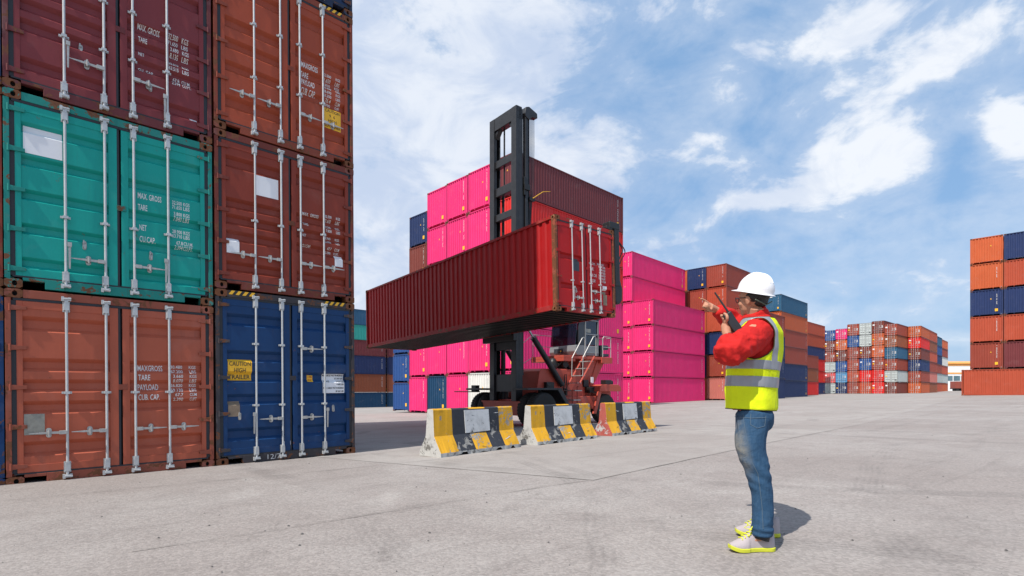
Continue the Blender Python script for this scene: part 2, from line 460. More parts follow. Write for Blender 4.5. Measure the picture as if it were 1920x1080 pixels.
# smoother slab that begins a few metres in front of the barriers
A1 = Vector((0.98, 6.35, 0)); B1 = Vector((-1.84, 8.4, 0)); C1 = Vector((2.8, 8.25, 0))
dB = (A1-B1).normalized(); dC = (C1-A1).normalized()
sheet('concrete_apron', M['apron'], [(A1, (dB.y, -dB.x, 0)), (A1, (dC.y, -dC.x, 0))], 0.004)
def strip(pts, wd, name='pavement_joint'):
    vs = []; fs = []
    P = []
    for a, b_ in zip(pts[:-1], pts[1:]):
        L = math.dist(a, b_); k = max(2, int(L/0.25))
        for i in range(k):
            t = i/k; P.append((a[0]+(b_[0]-a[0])*t, a[1]+(b_[1]-a[1])*t))
    P.append(pts[-1])
    for i, (x, y) in enumerate(P):
        x2, y2 = P[min(i+1, len(P)-1)]; x1, y1 = P[max(i-1, 0)]
        d = math.hypot(x2-x1, y2-y1); nx_, ny_ = -(y2-y1)/d, (x2-x1)/d
        wob = 0.03*noise.noise((x*1.3, y*1.3, 0)); ww = wd*max(0, .55+1.3*noise.noise((x*2.1, y*2.1, 4))+.5*random.random()-.15)
        for s_ in (-.5, .5):
            X, Y = x+nx_*(wob+ww*s_), y+ny_*(wob+ww*s_)
            vs.append((X, Y, gz(X, Y)+0.009))
        if i: fs.append((2*i-2, 2*i-1, 2*i+1, 2*i))
    me = bpy.data.meshes.new(name); me.from_pydata(vs, [], fs); me.materials.append(M['joint'])
    o = ob(name, me); o['kind'] = 'structure'
strip([(-9, 3.3), (-5.2, 5.9), (-1.84, 8.4), (-1.2, 8.9)], 0.016)
strip([(-1.84, 8.4), (0.56, 6.65), (0.98, 6.35), (2.8, 8.25), (9, 14.6)], 0.008)
strip([(-2.6, 3.6), (-1.35, 4.55), (0.45, 6.0), (0.9, 6.33)], 0.012)

# loose stones on the paving
mb = MB()
rs = random.Random(3)
for i in range(420):
    y = 2.6+rs.random()**1.6*14; x = (rs.random()*2-1)*y*1.0
    r = 0.003+0.010*rs.random()**4
    z = gz(x, y)+0.004
    a = rs.random()*6.28
    vs = []
    for k in range(5):
        vs.append((x+r*math.cos(a+k*1.257)*(1+.4*rs.random()), y+r*math.sin(a+k*1.257), z))
    vs.append((x, y, z+r*0.8))
    mb.add(vs, [(0,1,5),(1,2,5),(2,3,5),(3,4,5),(4,0,5),(4,3,2,1,0)])
tag(ob('gravel', mb.mesh('gravel', [M['debris']])), None, None, None, 'stuff')

# ------------------------------------------------------------------ containers
W_ = 2.438
def corr(mb, x0, x1, z0, z1, y, depth, n, flip=False, axis='x', at=None):
    """sheet with vertical trapezoid corrugations running along an axis"""
    per = (x1-x0)/n
    P = []
    for i in range(n):
        a = x0+i*per
        P += [(a, 0), (a+per*.34, 0), (a+per*.49, depth), (a+per*.85, depth)]
    P.append((x1, 0))
    vs = []
    for p, d in P:
        for z in (z0, z1):
            if axis == 'x': vs.append((p, y+d, z))
            else: vs.append((y+(d if not flip else -d), p, z))
    fs = [(2*i, 2*i+2, 2*i+3, 2*i+1) for i in range(len(P)-1)]
    mb.add(vs, fs)

def side_mb(L, H, n):
    a = MB(); corr(a, .16, L-.16, .15, H-.07, .028, .036, n, axis='y')
    b = MB(); corr(b, .16, L-.16, .15, H-.07, W_-.028, .036, n, flip=True, axis='y')
    return a, b

def casting_mb(x, y, z, sx, sy, near=True):
    """corner casting with oval holes; x,y,z outer corner, sx/sy direction inwards"""
    mb = MB()
    w_, d_, h_ = .178, .162, .118
    X0, X1 = sorted((x, x+sx*w_)); Y0, Y1 = sorted((y, y+sy*d_))
    # faces without holes: top, bottom, inner side, back
    v = [(X0,Y0,z),(X1,Y0,z),(X1,Y1,z),(X0,Y1,z),(X0,Y0,z+h_),(X1,Y0,z+h_),(X1,Y1,z+h_),(X0,Y1,z+h_)]
    f = [(0,3,2,1),(4,5,6,7)]
    f.append((1,2,6,5) if sx > 0 else (3,0,4,7))
    f.append((2,3,7,6) if sy > 0 else (0,1,5,4))
    mb.add(v, f)
    def holed(face, hw, hh, cx_, cz_, u0, u1, depthdir):
        n = 16; outer = []; inner = []; deep = []
        for k in range(n):
            a = 2*PI*(k+.5)/n; c, s = math.cos(a), math.sin(a)
            sc_ = 1/max(abs(c), abs(s))
            ou = (u0+u1)/2+(u1-u0)/2*c*sc_; oz = z+h_/2+h_/2*s*sc_
            iu = cx_+hw*c; iz = cz_+hh*s
            outer.append((ou, oz)); inner.append((iu, iz))
        def pt(u, z_, d):
            return (u, face[1]+d*depthdir, z_) if face[0] == 'y' else (face[1]+d*depthdir, u, z_)
        vs = [pt(u, zz, 0) for u, zz in outer]+[pt(u, zz, 0) for u, zz in inner]+[pt(u, zz, .05) for u, zz in inner]
        fs = []
        for k in range(n):
            k2 = (k+1) % n
            fs += [(k, k2, n+k2, n+k), (n+k, n+k2, 2*n+k2, 2*n+k)]
        mb.add(vs, fs, 0)
        mb.add([vs[2*n+k] for k in range(n)], [tuple(range(n))], 1)
    holed(('y', y), .026, .036, x+sx*.10, z+h_*.5, X0, X1, sy)
    holed(('x', x), .030, .032, y+sy*.085, z+h_*.5, Y0, Y1, sx)
    return mb

def recf(rec):
    """depth of the horizontal ribs at height z"""
    def f(z):
        for a, b, sl in rec:       # a bottom, b top, sl height of each slope
            if a-sl < z < b+sl:
                if z < a: return .056*(z-(a-sl))/sl
                if z > b: return .056*((b+sl)-z)/sl
                return .056
        return 0.0
    return f
def breaks(rec):
    o = []
    for a, b, sl in rec: o += [a-sl, a, b, b+sl]
    return sorted(o)

DY = .012
def door_mb(x0, x1, z0, z1, rec, bx=.105, bz=.10):
    mb = MB(); f = recf(rec)
    y = DY; T = .05
    bl_, br_ = (.062, .10) if x0 < .5 else (.085, .062)
    # border frame
    mb.box(x0, x0+bl_, y, y+T, z0, z1); mb.box(x1-br_, x1, y, y+T, z0, z1)
    mb.box(x0+bl_, x1-br_, y, y+T, z1-bz, z1); mb.box(x0+bl_, x1-br_, y, y+T, z0, z0+bz)
    zs = [z0+bz]+[b for b in breaks(rec) if z0+bz < b < z1-bz]+[z1-bz]
    vs = []; fs = []
    for i, z in enumerate(zs):
        d = f(z) if 0 < i < len(zs)-1 else 0
        vs += [(x0+bl_, y+.008+d, z), (x1-br_, y+.008+d, z)]
        if i: fs.append((2*i-2, 2*i-1, 2*i+1, 2*i))
    mb.add(vs, fs)
    return mb

_txt = {}
def text2d(s, offset=0.0):
    key = (s, offset)
    if key in _txt: return _txt[key]
    c = bpy.data.curves.new('t', 'FONT'); c.body = s; c.size = 1; c.fill_mode = 'FRONT'; c.resolution_u = 2
    c.offset = offset
    o = bpy.data.objects.new('t', c); COL.objects.link(o)
    bpy.context.view_layer.update()
    dg = bpy.context.evaluated_depsgraph_get()
    me = bpy.data.meshes.new_from_object(o.evaluated_get(dg))
    vs = [(v.co.x, v.co.y) for v in me.vertices]; fs = [tuple(p.vertices) for p in me.polygons]
    bpy.data.objects.remove(o); bpy.data.curves.remove(c); bpy.data.meshes.remove(me)
    xs = [v[0] for v in vs]; x0, x1 = min(xs), max(xs)
    _txt[key] = ([((x-x0)/(x1-x0), y/0.70) for x, y in vs], fs)   # width 0..1, cap height about 1
    return _txt[key]

def put_text(mb, s, x0, x1, z, h, yfun, rec=None, mi=0, lift=.003, offset=0.010, xf=None):
    """lettering between x0 and x1, baseline z, cap height h, laid onto a ribbed door"""
    vs, fs = text2d(s, offset)
    me = bpy.data.meshes.new('tmp')
    me.from_pydata([(x0+(x1-x0)*u, 0, z+h*v) for u, v in vs], [], fs)
    bm = bmesh.new(); bm.from_mesh(me)
    if rec:
        for b in breaks(rec):
            if z-h*.3 < b < z+h*1.2:
                bmesh.ops.bisect_plane(bm, geom=bm.verts[:]+bm.edges[:]+bm.faces[:], plane_co=(0, 0, b), plane_no=(0, 0, 1))
    bm.verts.ensure_lookup_table(); bm.verts.index_update()
    V = [(v.co.x, yfun(v.co.z)-lift, v.co.z) for v in bm.verts]
    Fs = [tuple(v.index for v in f.verts) for f in bm.faces]
    bm.free(); bpy.data.meshes.remove(me)
    mb.add(V, Fs, mi)

def put_plate(mb, x0, x1, z0, z1, yfun, rec, mi=0, lift=.0015):
    zs = [z0]+[b for b in breaks(rec) if z0 < b < z1]+[z1]
    vs = []; fs = []
    for i, z in enumerate(zs):
        vs += [(x0, yfun(z)-lift, z), (x1, yfun(z)-lift, z)]
        if i: fs.append((2*i-2, 2*i-1, 2*i+1, 2*i))
    mb.add(vs, fs, mi)

BARS = (.615, 1.05, 1.39, 1.82)
def locking_bar_mb(x, H, guides, top=True):
    mb = MB(); y = -.030
    mb.tube([(x, y, .060), (x, y, H-.070)], .0165, 10)
    for z in (.20, H-.19):                      # bearing brackets bolted to the door
        mb.box(x-.038, x+.038, -.004, .010, z-.075, z+.075)
        mb.box(x-.027, x+.027, -.052, -.004, z-.052, z+.052)
        mb.box(x-.020, x+.020, -.054, -.004, z+.052, z+.078)
        for sx in (-.032, .032):
            for sz in (-.06, .06): mb.lathe([(.009, -.014), (.009, -.004)], 6, 'y', (x+sx, 0, z+sz))
    for z, s in ((.078, -1), (H-.090, 1)):      # cam and keeper
        mb.box(x-.030, x+.030, -.052, -.010, z-.020, z+.020)
        mb.box(x-.052, x-.024, -.050, .0, z-.030+s*.004, z+.030+s*.004)
        mb.box(x+.022, x+.050, -.046, .0, z-.022, z+.026)
        mb.tube([(x-.03, -.058, z), (x+.05, -.050, z+s*.01)], .011, 6)
    for z in guides:
        mb.box(x-.055, x+.055, -.006, .008, z-.016, z+.016)
        mb.box(x-.028, x+.028, -.056, -.006, z-.018, z+.018)
        for sx in (-.045, .045): mb.lathe([(.008, -.014), (.008, -.006)], 6, 'y', (x+sx, 0, z))
    return mb
def handle_mb(x, z, d, L=.34):
    """flat bar handle from the locking bar out to its hub plate; d = direction"""
    mb = MB(); y = -.045
    mb.box(min(x, x+d*.085), max(x, x+d*.085), -.066, -.020, z-.025, z+.025)
    mb.add([(x+d*.07, y, z-.017), (x+d*.07, y, z+.017), (x+d*L*.75, y-.004, z+.013), (x+d*L*.75, y-.004, z-.013), (x+d*L*1.15, y, z+.004), (x+d*L*1.15, y, z-.004),
            (x+d*.07, y+.012, z-.017), (x+d*.07, y+.012, z+.017), (x+d*L*.75, y+.008, z+.013), (x+d*L*.75, y+.008, z-.013), (x+d*L*1.15, y+.006, z+.004), (x+d*L*1.15, y+.006, z-.004)],
           [(0,1,2,3),(3,2,4,5),(6,9,8,7),(9,11,10,8),(1,7,8,2),(0,3,9,6),(3,5,11,9),(2,8,10,4),(4,10,11,5)])
    hx = x+d*L*.56
    mb.lathe([(.030, -.004), (.030, .008)], 12, 'y', (hx, 0, z+.035)); mb.lathe([(.030, -.004), (.030, .008)], 12, 'y', (hx, 0, z-.035))
    mb.box(hx-.030, hx+.030, -.004, .008, z-.035, z+.035)
    mb.box(hx-.016, hx+.016, -.062, -.004, z-.024, z+.024)
    mb.tube([(hx, -.066, z+.045), (hx, -.066, z-.045)], .009, 6)
    return mb
def latch_mb(x, z, h=.30):
    mb = MB()
    mb.box(x-.022, x+.022, -.062, -.040, z, z+.06)
    mb.add([(x-.014, -.052, z), (x+.014, -.052, z), (x+.008, -.046, z-h), (x-.012, -.046, z-h), (x-.014, -.040, z), (x+.014, -.040, z), (x+.008, -.036, z-h), (x-.012, -.036, z-h)],
           [(0,1,2,3),(7,6,5,4),(0,4,5,1),(1,5,6,2),(2,6,7,3),(3,7,4,0)])
    return mb
def clip_mb(x, z, yf):
    mb = MB(); y = yf
    mb.lathe([(.022, -.012), (.022, 0)], 10, 'y', (x, y, z+.04)); mb.lathe([(.022, -.012), (.022, 0)], 10, 'y', (x, y, z-.04))
    mb.box(x-.022, x+.022, y-.012, y, z-.04, z+.04); mb.box(x-.010, x+.012, y-.035, y-.012, z-.05, z-.01); mb.box(x-.018, x-.004, y-.03, y-.012, z+.02, z+.07)
    return mb

def frame_mb(L, H, door=True):
    mb = MB(); e = .002
    for x0 in (0, W_-.10 if door else W_-.12):
        wd = .10 if door else .12
        if door and x0 == 0: mb.box(0.004, .062, 0.004, .11, .118, H-.118); mb.box(.062, .10, .060, .11, .118, H-.118)
        elif door: mb.box(W_-.062, W_-.004, 0.004, .11, .118, H-.118); mb.box(W_-.10, W_-.062, .060, .11, .118, H-.118)
        else: mb.box(x0+.004 if x0 == 0 else x0, x0+wd if x0 == 0 else W_-.004, .004, .10, .118, H-.118)
    for x0 in (0.004, W_-.124): mb.box(x0, x0+.12, L-.10, L-.004, .118, H-.118)
    # header and sill
    if door:
        mb.box(.178, W_-.178, .004, .10, H-.115, H-.006)
        mb.box(.178, .40, .004, .10, .102, .142); mb.box(W_-.40, W_-.178, .004, .10, .102, .142)
        mb.box(.40, W_-.40, .004, .10, .012, .142)
    else:
        mb.box(.178, W_-.178, .0, .05, H-.075, H-.006)
        # raised bottom sill over the tunnel recess, two small tabs beneath it
        mb.prism([(.178, .02), (.178, .20), (W_-.178, .20), (W_-.178, .02), (W_-.20, .02), (W_-.30, .165), (.30, .165), (.20, .02)], .006, .06, 'y')
        for tx in (.72, W_-.72): mb.box(tx-.022, tx+.022, .006, .05, .06, .165)
    mb.box(.178, W_-.178, L-.10, L-.004, H-.10, H-.006); mb.box(.178, W_-.178, L-.10, L-.004, .02, .15)
    for x0 in (0.006, W_-.066):
        mb.box(x0, x0+.06, .162, L-.162, H-.085, H-.012)
        mb.box(x0, x0+.06, .162, L-.162, .03, .165)
    return mb
def roof_floor_mb(L, H, cross=False, part='both'):
    mb = MB()
    if part != 'floor': mb.box(.06, W_-.06, .05, L-.05, H-.035, H-.022)
    if part == 'roof': return mb
    mb.box(.06, W_-.06, .10, L-.05, .15, .17)
    if cross:
        k = int(L/.31)
        for i in range(k):
            y = .2+i*(L-.4)/(k-1)
            mb.box(.066, W_-.066, y-.012, y+.012, .04, .15); mb.box(.066, W_-.066, y-.03, y+.03, .036, .046)
    return mb
def backing_mb(H):
    mb = MB(); mb.box(.10, W_-.10, .105, .125, .15, H-.1)
    return mb

def rb_(L_, sl): return [(a, b, sl) for a, b in L_]
REC_A = rb_([(.42, .52), (.985, 1.06), (1.275, 1.35), (1.555, 1.635), (2.09, 2.19)], .052)
REC_A9 = rb_([(.44, .55), (1.04, 1.12), (1.42, 1.50), (1.76, 1.85), (2.36, 2.46)], .055)
REC_G = rb_([(.31, .38), (.76, .83), (1.21, 1.28), (1.66, 1.73), (2.10, 2.17)], .040)
REC_M = rb_([(.34, .42), (.85, .93), (1.12, 1.20), (1.39, 1.47), (2.06, 2.16)], .052)
REC_S = rb_([(.66, .76), (1.48, 1.58)], .04)

def near_container(color, H, L, rec, label, group, bars=BARS, hz=.68, handles=None, guides=None, texts=(), plates=(), latches=(), clips=(),
                   nside=43, cross=False, frame_col=None, cast_col=None, hinge_n=5, detail=True, hazard=False, pm=None):
    pm = M[pm or 'paint']
    r = empty('shipping_container', (0, 0, 0)); tag(r, label, 'container', group)
    fc = frame_col or tuple(c*.66+.010 for c in color); cc = cast_col or tuple(c*.6+.03 for c in color)
    ch(ob('frame', frame_mb(L, H).mesh('frame', [M['paint_worn']]), r, fc, .004))
    a, b = side_mb(L, H, nside)
    ch(ob('side_wall', a.mesh('side_wall', [pm]), r, color)); ch(ob('side_wall', b.mesh('side_wall', [pm]), r, color))
    ch(ob('roof', roof_floor_mb(L, H, cross, 'roof').mesh('roof', [pm]), r, tuple(c*.6 for c in color))); ch(ob('floor', roof_floor_mb(L, H, cross, 'floor').mesh('floor', [M['dark_steel']]), r))
    ew = MB(); ew.box(.12, W_-.12, L-.08, L-.05, .15, H-.1); ch(ob('end_wall', ew.mesh('end_wall', [pm]), r, color))
    for x, sx in ((0, 1), (W_, -1)):
        for z in (0, H-.118):
            ch(ob('corner_casting', casting_mb(x, 0, z, sx, 1).mesh('corner_casting', [M['casting'], M['void']]), r, cc))
            ch(ob('corner_casting', casting_mb(x, L, z, sx, -1).mesh('corner_casting', [M['casting'], M['void']]), r, cc))
    ch(ob('gasket_backing', backing_mb(H).mesh('gasket_backing', [M['rubber']]), r))
    z0, z1 = .162, H-.152
    yf = lambda z: DY+.008+recf(rec)(z)
    bars_g = guides or (H*.42,)
    for side in (0, 1):
        x0, x1 = ((.112, 1.194), (1.244, W_-.112))[side]
        d = ch(ob('door', door_mb(x0, x1, z0, z1, rec).mesh('door', [pm]), r, color, .003 if detail else 0))
        # rubber seals
        g = MB()
        g.box(x0-.050 if side == 0 else x0, x0, .018, .05, z0, z1) if side == 0 else None; g.box(x1, x1+.026 if side == 0 else x1+.050, .018, .05, z0, z1)
        g.box(x0-.03, x1+.026, .008, .05, z1, z1+.034); g.box(x0-.03, x1+.026, .008, .05, z0-.020, z0)
        if side == 1:
            ct = MB(); ct.box(1.19, 1.30, .000, .012, H*.50-.04, H*.50+.04); ch(ob('door_catch', ct.mesh('door_catch', [M['paint_worn']]), d, fc, .003))
        ch(ob('door_gasket', g.mesh('door_gasket', [M['rubber']]), d))
        for i in range(hinge_n):
            z = .25+(H-.50)*i/(hinge_n-1)
            hm = MB()
            s = -1 if side == 0 else 1
            xe = x0 if side == 0 else x1; hx = xe-s*.10; px_ = xe+s*.062
            hm.prism([(hx, z-.022), (hx, z+.022), (px_, z+.034), (px_, z-.034)], -.010, .011, 'y')
            hm.tube([(px_+s*.0, -.004, z-.045), (px_+s*.0, -.004, z+.045)], .014, 8)
            ch(ob('hinge', hm.mesh('hinge', [M['paint_worn']]), d, fc, .002 if detail else 0))
        for k in (0, 1):
            x = bars[side*2+k]
            ch(ob('locking_bar', locking_bar_mb(x, H, bars_g).mesh('locking_bar', [M['galv']], True), d))
        if side == 0:
            for x, z, dd in (handles or [(bars[0], hz, -1), (bars[1], hz, -1)]):
                if x < 1.22: ch(ob('handle', handle_mb(x, z, dd).mesh('handle', [M['galv_old']]), d))
        else:
            for x, z, dd in (handles or [(bars[2], hz, 1), (bars[3], hz, 1)]):
                if x > 1.22: ch(ob('handle', handle_mb(x, z, dd).mesh('handle', [M['galv_old']]), d))
        for x, z in latches:
            if (x < 1.22) == (side == 0): ch(ob('latch', latch_mb(x, z).mesh('latch', [M['galv_old']]), d))
        for x, z in clips:
            if (x < 1.22) == (side == 0): ch(ob('handle_clip', clip_mb(x, z, yf(z)).mesh('handle_clip', [M['galv_old']]), d))
        tm = MB()
        for t_ in texts:
            s, tx0, tx1, tz, th = t_[:5]
            if (tx0 < 1.22) == (side == 0) and s: put_text(tm, s, tx0, tx1, tz, th, yf, rec, 0)
        if tm.v:
            o_ = ch(ob('lettering', tm.mesh('lettering', [M['white_mark']]), d)); o_['label'] = 'white stencilled lettering'
        for p in plates:
            px0, px1, pz0, pz1, mat, nm, lab = p[:7]
            if (px0 < 1.22) == (side == 0):
                pl_ = MB(); put_plate(pl_, px0, px1, pz0, pz1, yf, rec, 0, .003)
                for (s, a0, a1, tz, th, *q) in (p[7] if len(p) > 7 else []):
                    put_text(pl_, s, a0, a1, tz, th, yf, rec, 1, .006, q[0] if q else .004)
                o_ = ch(ob(nm, pl_.mesh(nm, [M[mat], M[p[8] if len(p) > 8 else 'black_mark']]), d)); o_['label'] = lab
    if hazard:
        for xa in hazard:
            hmz = MB(); n = 4; wq = .105
            hmz.box(xa, xa+n*wq, -.0005, .004, H-.075, H-.010, 1)
            for i in range(n):
                a0 = xa+i*wq
                hmz.prism([(a0, H-.075), (a0+wq*.5, H-.075), (a0+wq*.95, H-.010), (a0+wq*.45, H-.010)], -.003, -.001, 'y', 0)
            ch(ob('hazard_stripe', hmz.mesh('hazard_stripe', [M['yellow_mark'], M['black_mark']]), r))
    return r

C_ORANGE = (.42, .098, .052); C_GREEN = (.006, .32, .27); C_MAROON = (.200, .034, .038); C_BROWN = (.235, .038, .020)
C_ORED = (.34, .062, .026); C_BLUE = (.006, .042, .135); C_NAVY = (.012, .030, .085)

def lines(rows, xn0, xn1, xu0, xu1, zt, dz_, h):
    out = []
    for i, (a, b) in enumerate(rows):
        z = zt-i*dz_
        wd = (xn1-xn0)*len(a)/6.0
        out.append((a, xn1-wd, xn1, z, h)); out.append((b, xu0, xu1, z, h))
    return out

GL = 'door-end containers of the tall stack at the left'
lab = lambda s: s
near = []
t_or = [('MAXGROSS', 1.43, 1.745, 1.535, .085), ('TARE', 1.43, 1.58, 1.395, .085), ('PAYLOAD', 1.43, 1.69, 1.25, .085), ('CUB. CAP.', 1.43, 1.70, 1.10, .085)]
t_or += lines([('30.480','KGS'),('67.200','LBS'),('3.660','KGS'),('8.070','LBS'),('26.820','KGS'),('59.130','LBS'),('67.7','CUM'),('2.390','CUFT')], 1.85, 2.01, 2.10, 2.195, 1.58, .0715, .048)
c_or = near_container(C_ORANGE, 2.591, 12.192, REC_A, 'faded orange-brown container on the ground, bottom of the left column, MAXGROSS lettering', GL,
    hz=.68, guides=(1.22,), texts=t_or, plates=[(.180, .385, .66, .94, 'grey_plate', 'data_plate', 'grey metal data plate'), ], handles=[(.615, .68, -1), (1.05, .68, -1), (1.39, .68, 1), (1.82, .68, 1)])
t_gr = [('MAX. GROSS', 1.443, 1.74, 1.50, .085), ('TARE', 1.443, 1.56, 1.33, .085), ('NET', 1.46, 1.55, 1.03, .085), ('CU.CAP.', 1.46, 1.66, .86, .085)]
t_gr += lines([('32.500','KGS'),('71.650','LBS')], 1.88, 2.01, 2.03, 2.115, 1.515, .068, .055)
t_gr += lines([('3.800','KGS'),('7.840','LBS')], 1.88, 2.01, 2.03, 2.115, 1.345, .068, .055)
t_gr += lines([('28.900','KGS'),('63.710','LBS')], 1.88, 2.01, 2.03, 2.115, 1.07, .068, .055)
t_gr += lines([('67.8','CU.M.'),('2.394','CU.FT.')], 1.89, 2.02, 2.03, 2.16, .90, .068, .055)
c_gr = near_container(C_GREEN, 2.591, 12.192, REC_G, 'green container with a blank white panel, second tier of the left column', GL,
    guides=(1.02,), texts=t_gr, plates=[(.195, .59, 1.80, 2.17, 'white_panel', 'white_panel', 'blank white painted panel'), (2.13, 2.23, .235, .265, 'white_panel', 'small_label', 'small white sticker')],
    handles=[(1.05, .47, -1), (1.39, .47, 1)], latches=[(.655, .62), (1.785, .58)], clips=[(.82, .68), (1.60, .66)])
t_ma = [('MAX. GROSS', 1.463, 1.74, 1.44, .07), ('TARE', 1.463, 1.575, 1.24, .07), ('NET', 1.463, 1.54, 1.03, .06), ('CU. CAP.', 1.463, 1.665, .81, .055)]
t_ma += lines([('32.500','KGS'),('71.650','LBS')], 1.85, 1.98, 2.03, 2.12, 1.475, .085, .06)
t_ma += lines([('3.690','KGS'),('8.135','LBS')], 1.85, 1.98, 2.03, 2.12, 1.27, .085, .06)
t_ma += lines([('28.810','KGS'),('63.515','LBS')], 1.85, 1.98, 2.03, 2.12, 1.06, .08, .055)
t_ma += lines([('67.8','CU.M.'),('2.394','CU.FT.')], 1.87, 2.0, 2.03, 2.15, .84, .07, .055)
c_ma = near_container(C_MAROON, 2.591, 12.192, REC_M, 'dark maroon container, third tier of the left column above the green one', GL,
    guides=(.90, 1.60), texts=t_ma, handles=[(1.05, .62, -1), (1.39, .62, 1)], latches=[(.655, .78), (1.785, .48)], clips=[(.80, .84), (1.61, .60)],
    plates=[(2.13, 2.23, .30, .33, 'white_panel', 'small_label', 'small white sticker')])
# right column
c_bl = near_container(C_BLUE, 2.896, 12.192, REC_A9, 'blue high container on the ground with CAUTION HIGH TRAILER sign, end of left stack', GL,
    hz=.78, guides=(.98, 2.02), hazard=(.20, 1.82), frame_col=(.05, .045, .05), cast_col=(.16, .07, .04),
    plates=[(.185, .56, 1.40, 1.75, 'yellow_mark', 'caution_sign', 'yellow CAUTION HIGH TRAILER sign', [('CAUTION', .205, .54, 1.645, .072, .01), ('HIGH', .28, .46, 1.535, .072, .01), ('TRAILER', .205, .54, 1.425, .072, .01)]),
            (.185, .365, .80, 1.05, 'tan_plate', 'data_plate', 'worn brown data plate'),
            (1.52, 1.625, 1.38, 1.50, 'yellow_mark', 'small_sign', 'small yellow square sign', [('2.9M', 1.535, 1.61, 1.455, .03), ('9\'6"', 1.535, 1.61, 1.40, .03)], 'red_mark'),
            (1.80, 2.225, 1.17, 1.53, 'white_panel', 'notice', 'white notice with lines of black print', [('MAX. GROSS WGT IN MURRGE', 1.81, 2.21, 1.485, .034, .02), ('67 200 LBS', 2.05, 2.21, 1.43, .03, .02), ('TARE WGT.', 1.81, 1.94, 1.375, .03, .02), ('3 930 KG', 2.07, 2.21, 1.375, .03, .02), ('8 640 LBS', 2.07, 2.21, 1.32, .03, .02), ('MAX. CARGO WGT IN MURRGE', 1.81, 2.21, 1.25, .034, .02), ('58 560 LBS', 2.05, 2.21, 1.19, .03, .02)]),
            (1.08, 1.20, .26, .33, 'white_panel', 'small_label', 'white label')],
    handles=[(1.05, .74, -1), (1.39, .74, 1), (1.39, 1.98, 1)], latches=[(.575, .80), (1.865, .84)], clips=[(.36, .80), (2.0, .88)])
q = MB(); put_text(q, '12/7', .80, 1.02, .040, .085, lambda z: .004, None, 0, .002, -.01); ch(ob('chalk_writing', q.mesh('chalk_writing', [M['white_mark']]), c_bl))
t_br = [('MAX.  GROSS', 1.439, 1.74, 1.50, .05), ('TARE', 1.45, 1.55, 1.32, .05), ('NET', 1.45, 1.53, 1.13, .045), ('CU.CAP.', 1.439, 1.60, .93, .045)]
t_br += lines([('32.500','KGS'),('71.650','LBS')], 1.86, 1.99, 2.08, 2.16, 1.54, .075, .05)
t_br += lines([('3.540','KGS'),('7.800','LBS')], 1.86, 1.99, 2.08, 2.16, 1.35, .075, .05)
t_br += lines([('28.960','KGS'),('63.850','LBS')], 1.86, 1.99, 2.08, 2.16, 1.15, .075, .045)
t_br += lines([('67.7','CU.M.'),('2.390','CU.FT.')], 1.87, 1.99, 2.05, 2.15, .95, .07, .045)
c_br = near_container(C_BROWN, 2.591, 12.192, REC_M, 'red-brown container with white panel and plates, second tier above the blue one', GL,
    hz=.60, guides=(1.20,), texts=t_br, plates=[(.64, 1.015, 1.66, 2.00, 'white_panel', 'white_panel', 'blank white panel'), (.180, .375, .60, .85, 'white_panel', 'plate', 'white metal plate'), (2.05, 2.21, .66, .86, 'white_panel', 'notice', 'small white notice')])
t_oh = [('MAXGROSS', 1.435, 1.74, 1.57, .095), ('TARE', 1.435, 1.585, 1.42, .095), ('PAYLOAD', 1.435, 1.68, 1.26, .095), ('CUB. CAP.', 1.435, 1.70, 1.11, .095)]
t_oh += lines([('32.500','KGS'),('71.650','LBS'),('3.810','KGS'),('8.400','LBS'),('28.690','KGS'),('63.250','LBS'),('76.4','CUM'),('2.700','CUFT')], 1.84, 2.0, 2.09, 2.18, 1.57, .075, .05)
c_oh = near_container(C_ORED, 2.896, 12.192, REC_A9, 'orange-red container with yellow CAUTION 9 6 HIGH CONTAINER sign, third tier', GL,
    hz=.68, guides=(1.02, 1.92), texts=t_oh, hazard=(1.80,),
    plates=[(1.85, 2.185, .62, 1.0, 'yellow_mark', 'caution_sign', 'yellow CAUTION 9 6 HIGH CONTAINER sign', [('CAUTION', 1.88, 2.16, .925, .055, .006), ('9  6', 1.96, 2.07, .835, .055, .006), ('HIGH', 1.94, 2.10, .745, .055, .006), ('CONTAINER', 1.86, 2.175, .65, .055, .006)])])
c_nv = near_container(C_NAVY, 2.591, 12.192, REC_A, 'dark navy container topping the left stack, only its lower edge visible', GL,
    guides=(1.2,), plates=[(2.02, 2.17, .22, .29, 'white_panel', 'small_label', 'small white sticker')])

STK = Matrix.Translation((-6.567, 6.843, CAMZ-1.27)) @ Matrix.Rotation(R(44.1), 4, 'Z') @ Matrix.Rotation(R(-0.38), 4, 'Y')
def place(o, x, z, y=0): o.matrix_world = STK @ Matrix.Translation((x, y, z))
place(c_or, 0, 0); place(c_gr, 0, 2.605); place(c_ma, 0, 5.205)
place(c_bl, W_+.028, 0); place(c_br, W_+.028, 2.910); place(c_oh, W_+.028, 5.515); place(c_nv, W_+.028, 8.425)
def again(src, color, x, z, label, y=0):
    o = copy_tree(src, None, color); o['label'] = label; o['group'] = GL; place(o, x, z, y); return o
again(c_or, C_ORED, 0, 7.81, 'orange-red container on top of the maroon one, above the frame')
again(c_or, C_BLUE, 0, 10.42, 'blue container topping the left column, above the frame')
again(c_or, C_BROWN, W_+.028, 11.03, 'brown container topping the right column of the left stack')
again(c_or, C_GREEN, 0, 13.03, 'green container, sixth tier of the left column, above the frame')
again(c_oh, C_NAVY, W_+.028, 13.64, 'navy container, sixth tier of the right column of the left stack, above the frame')
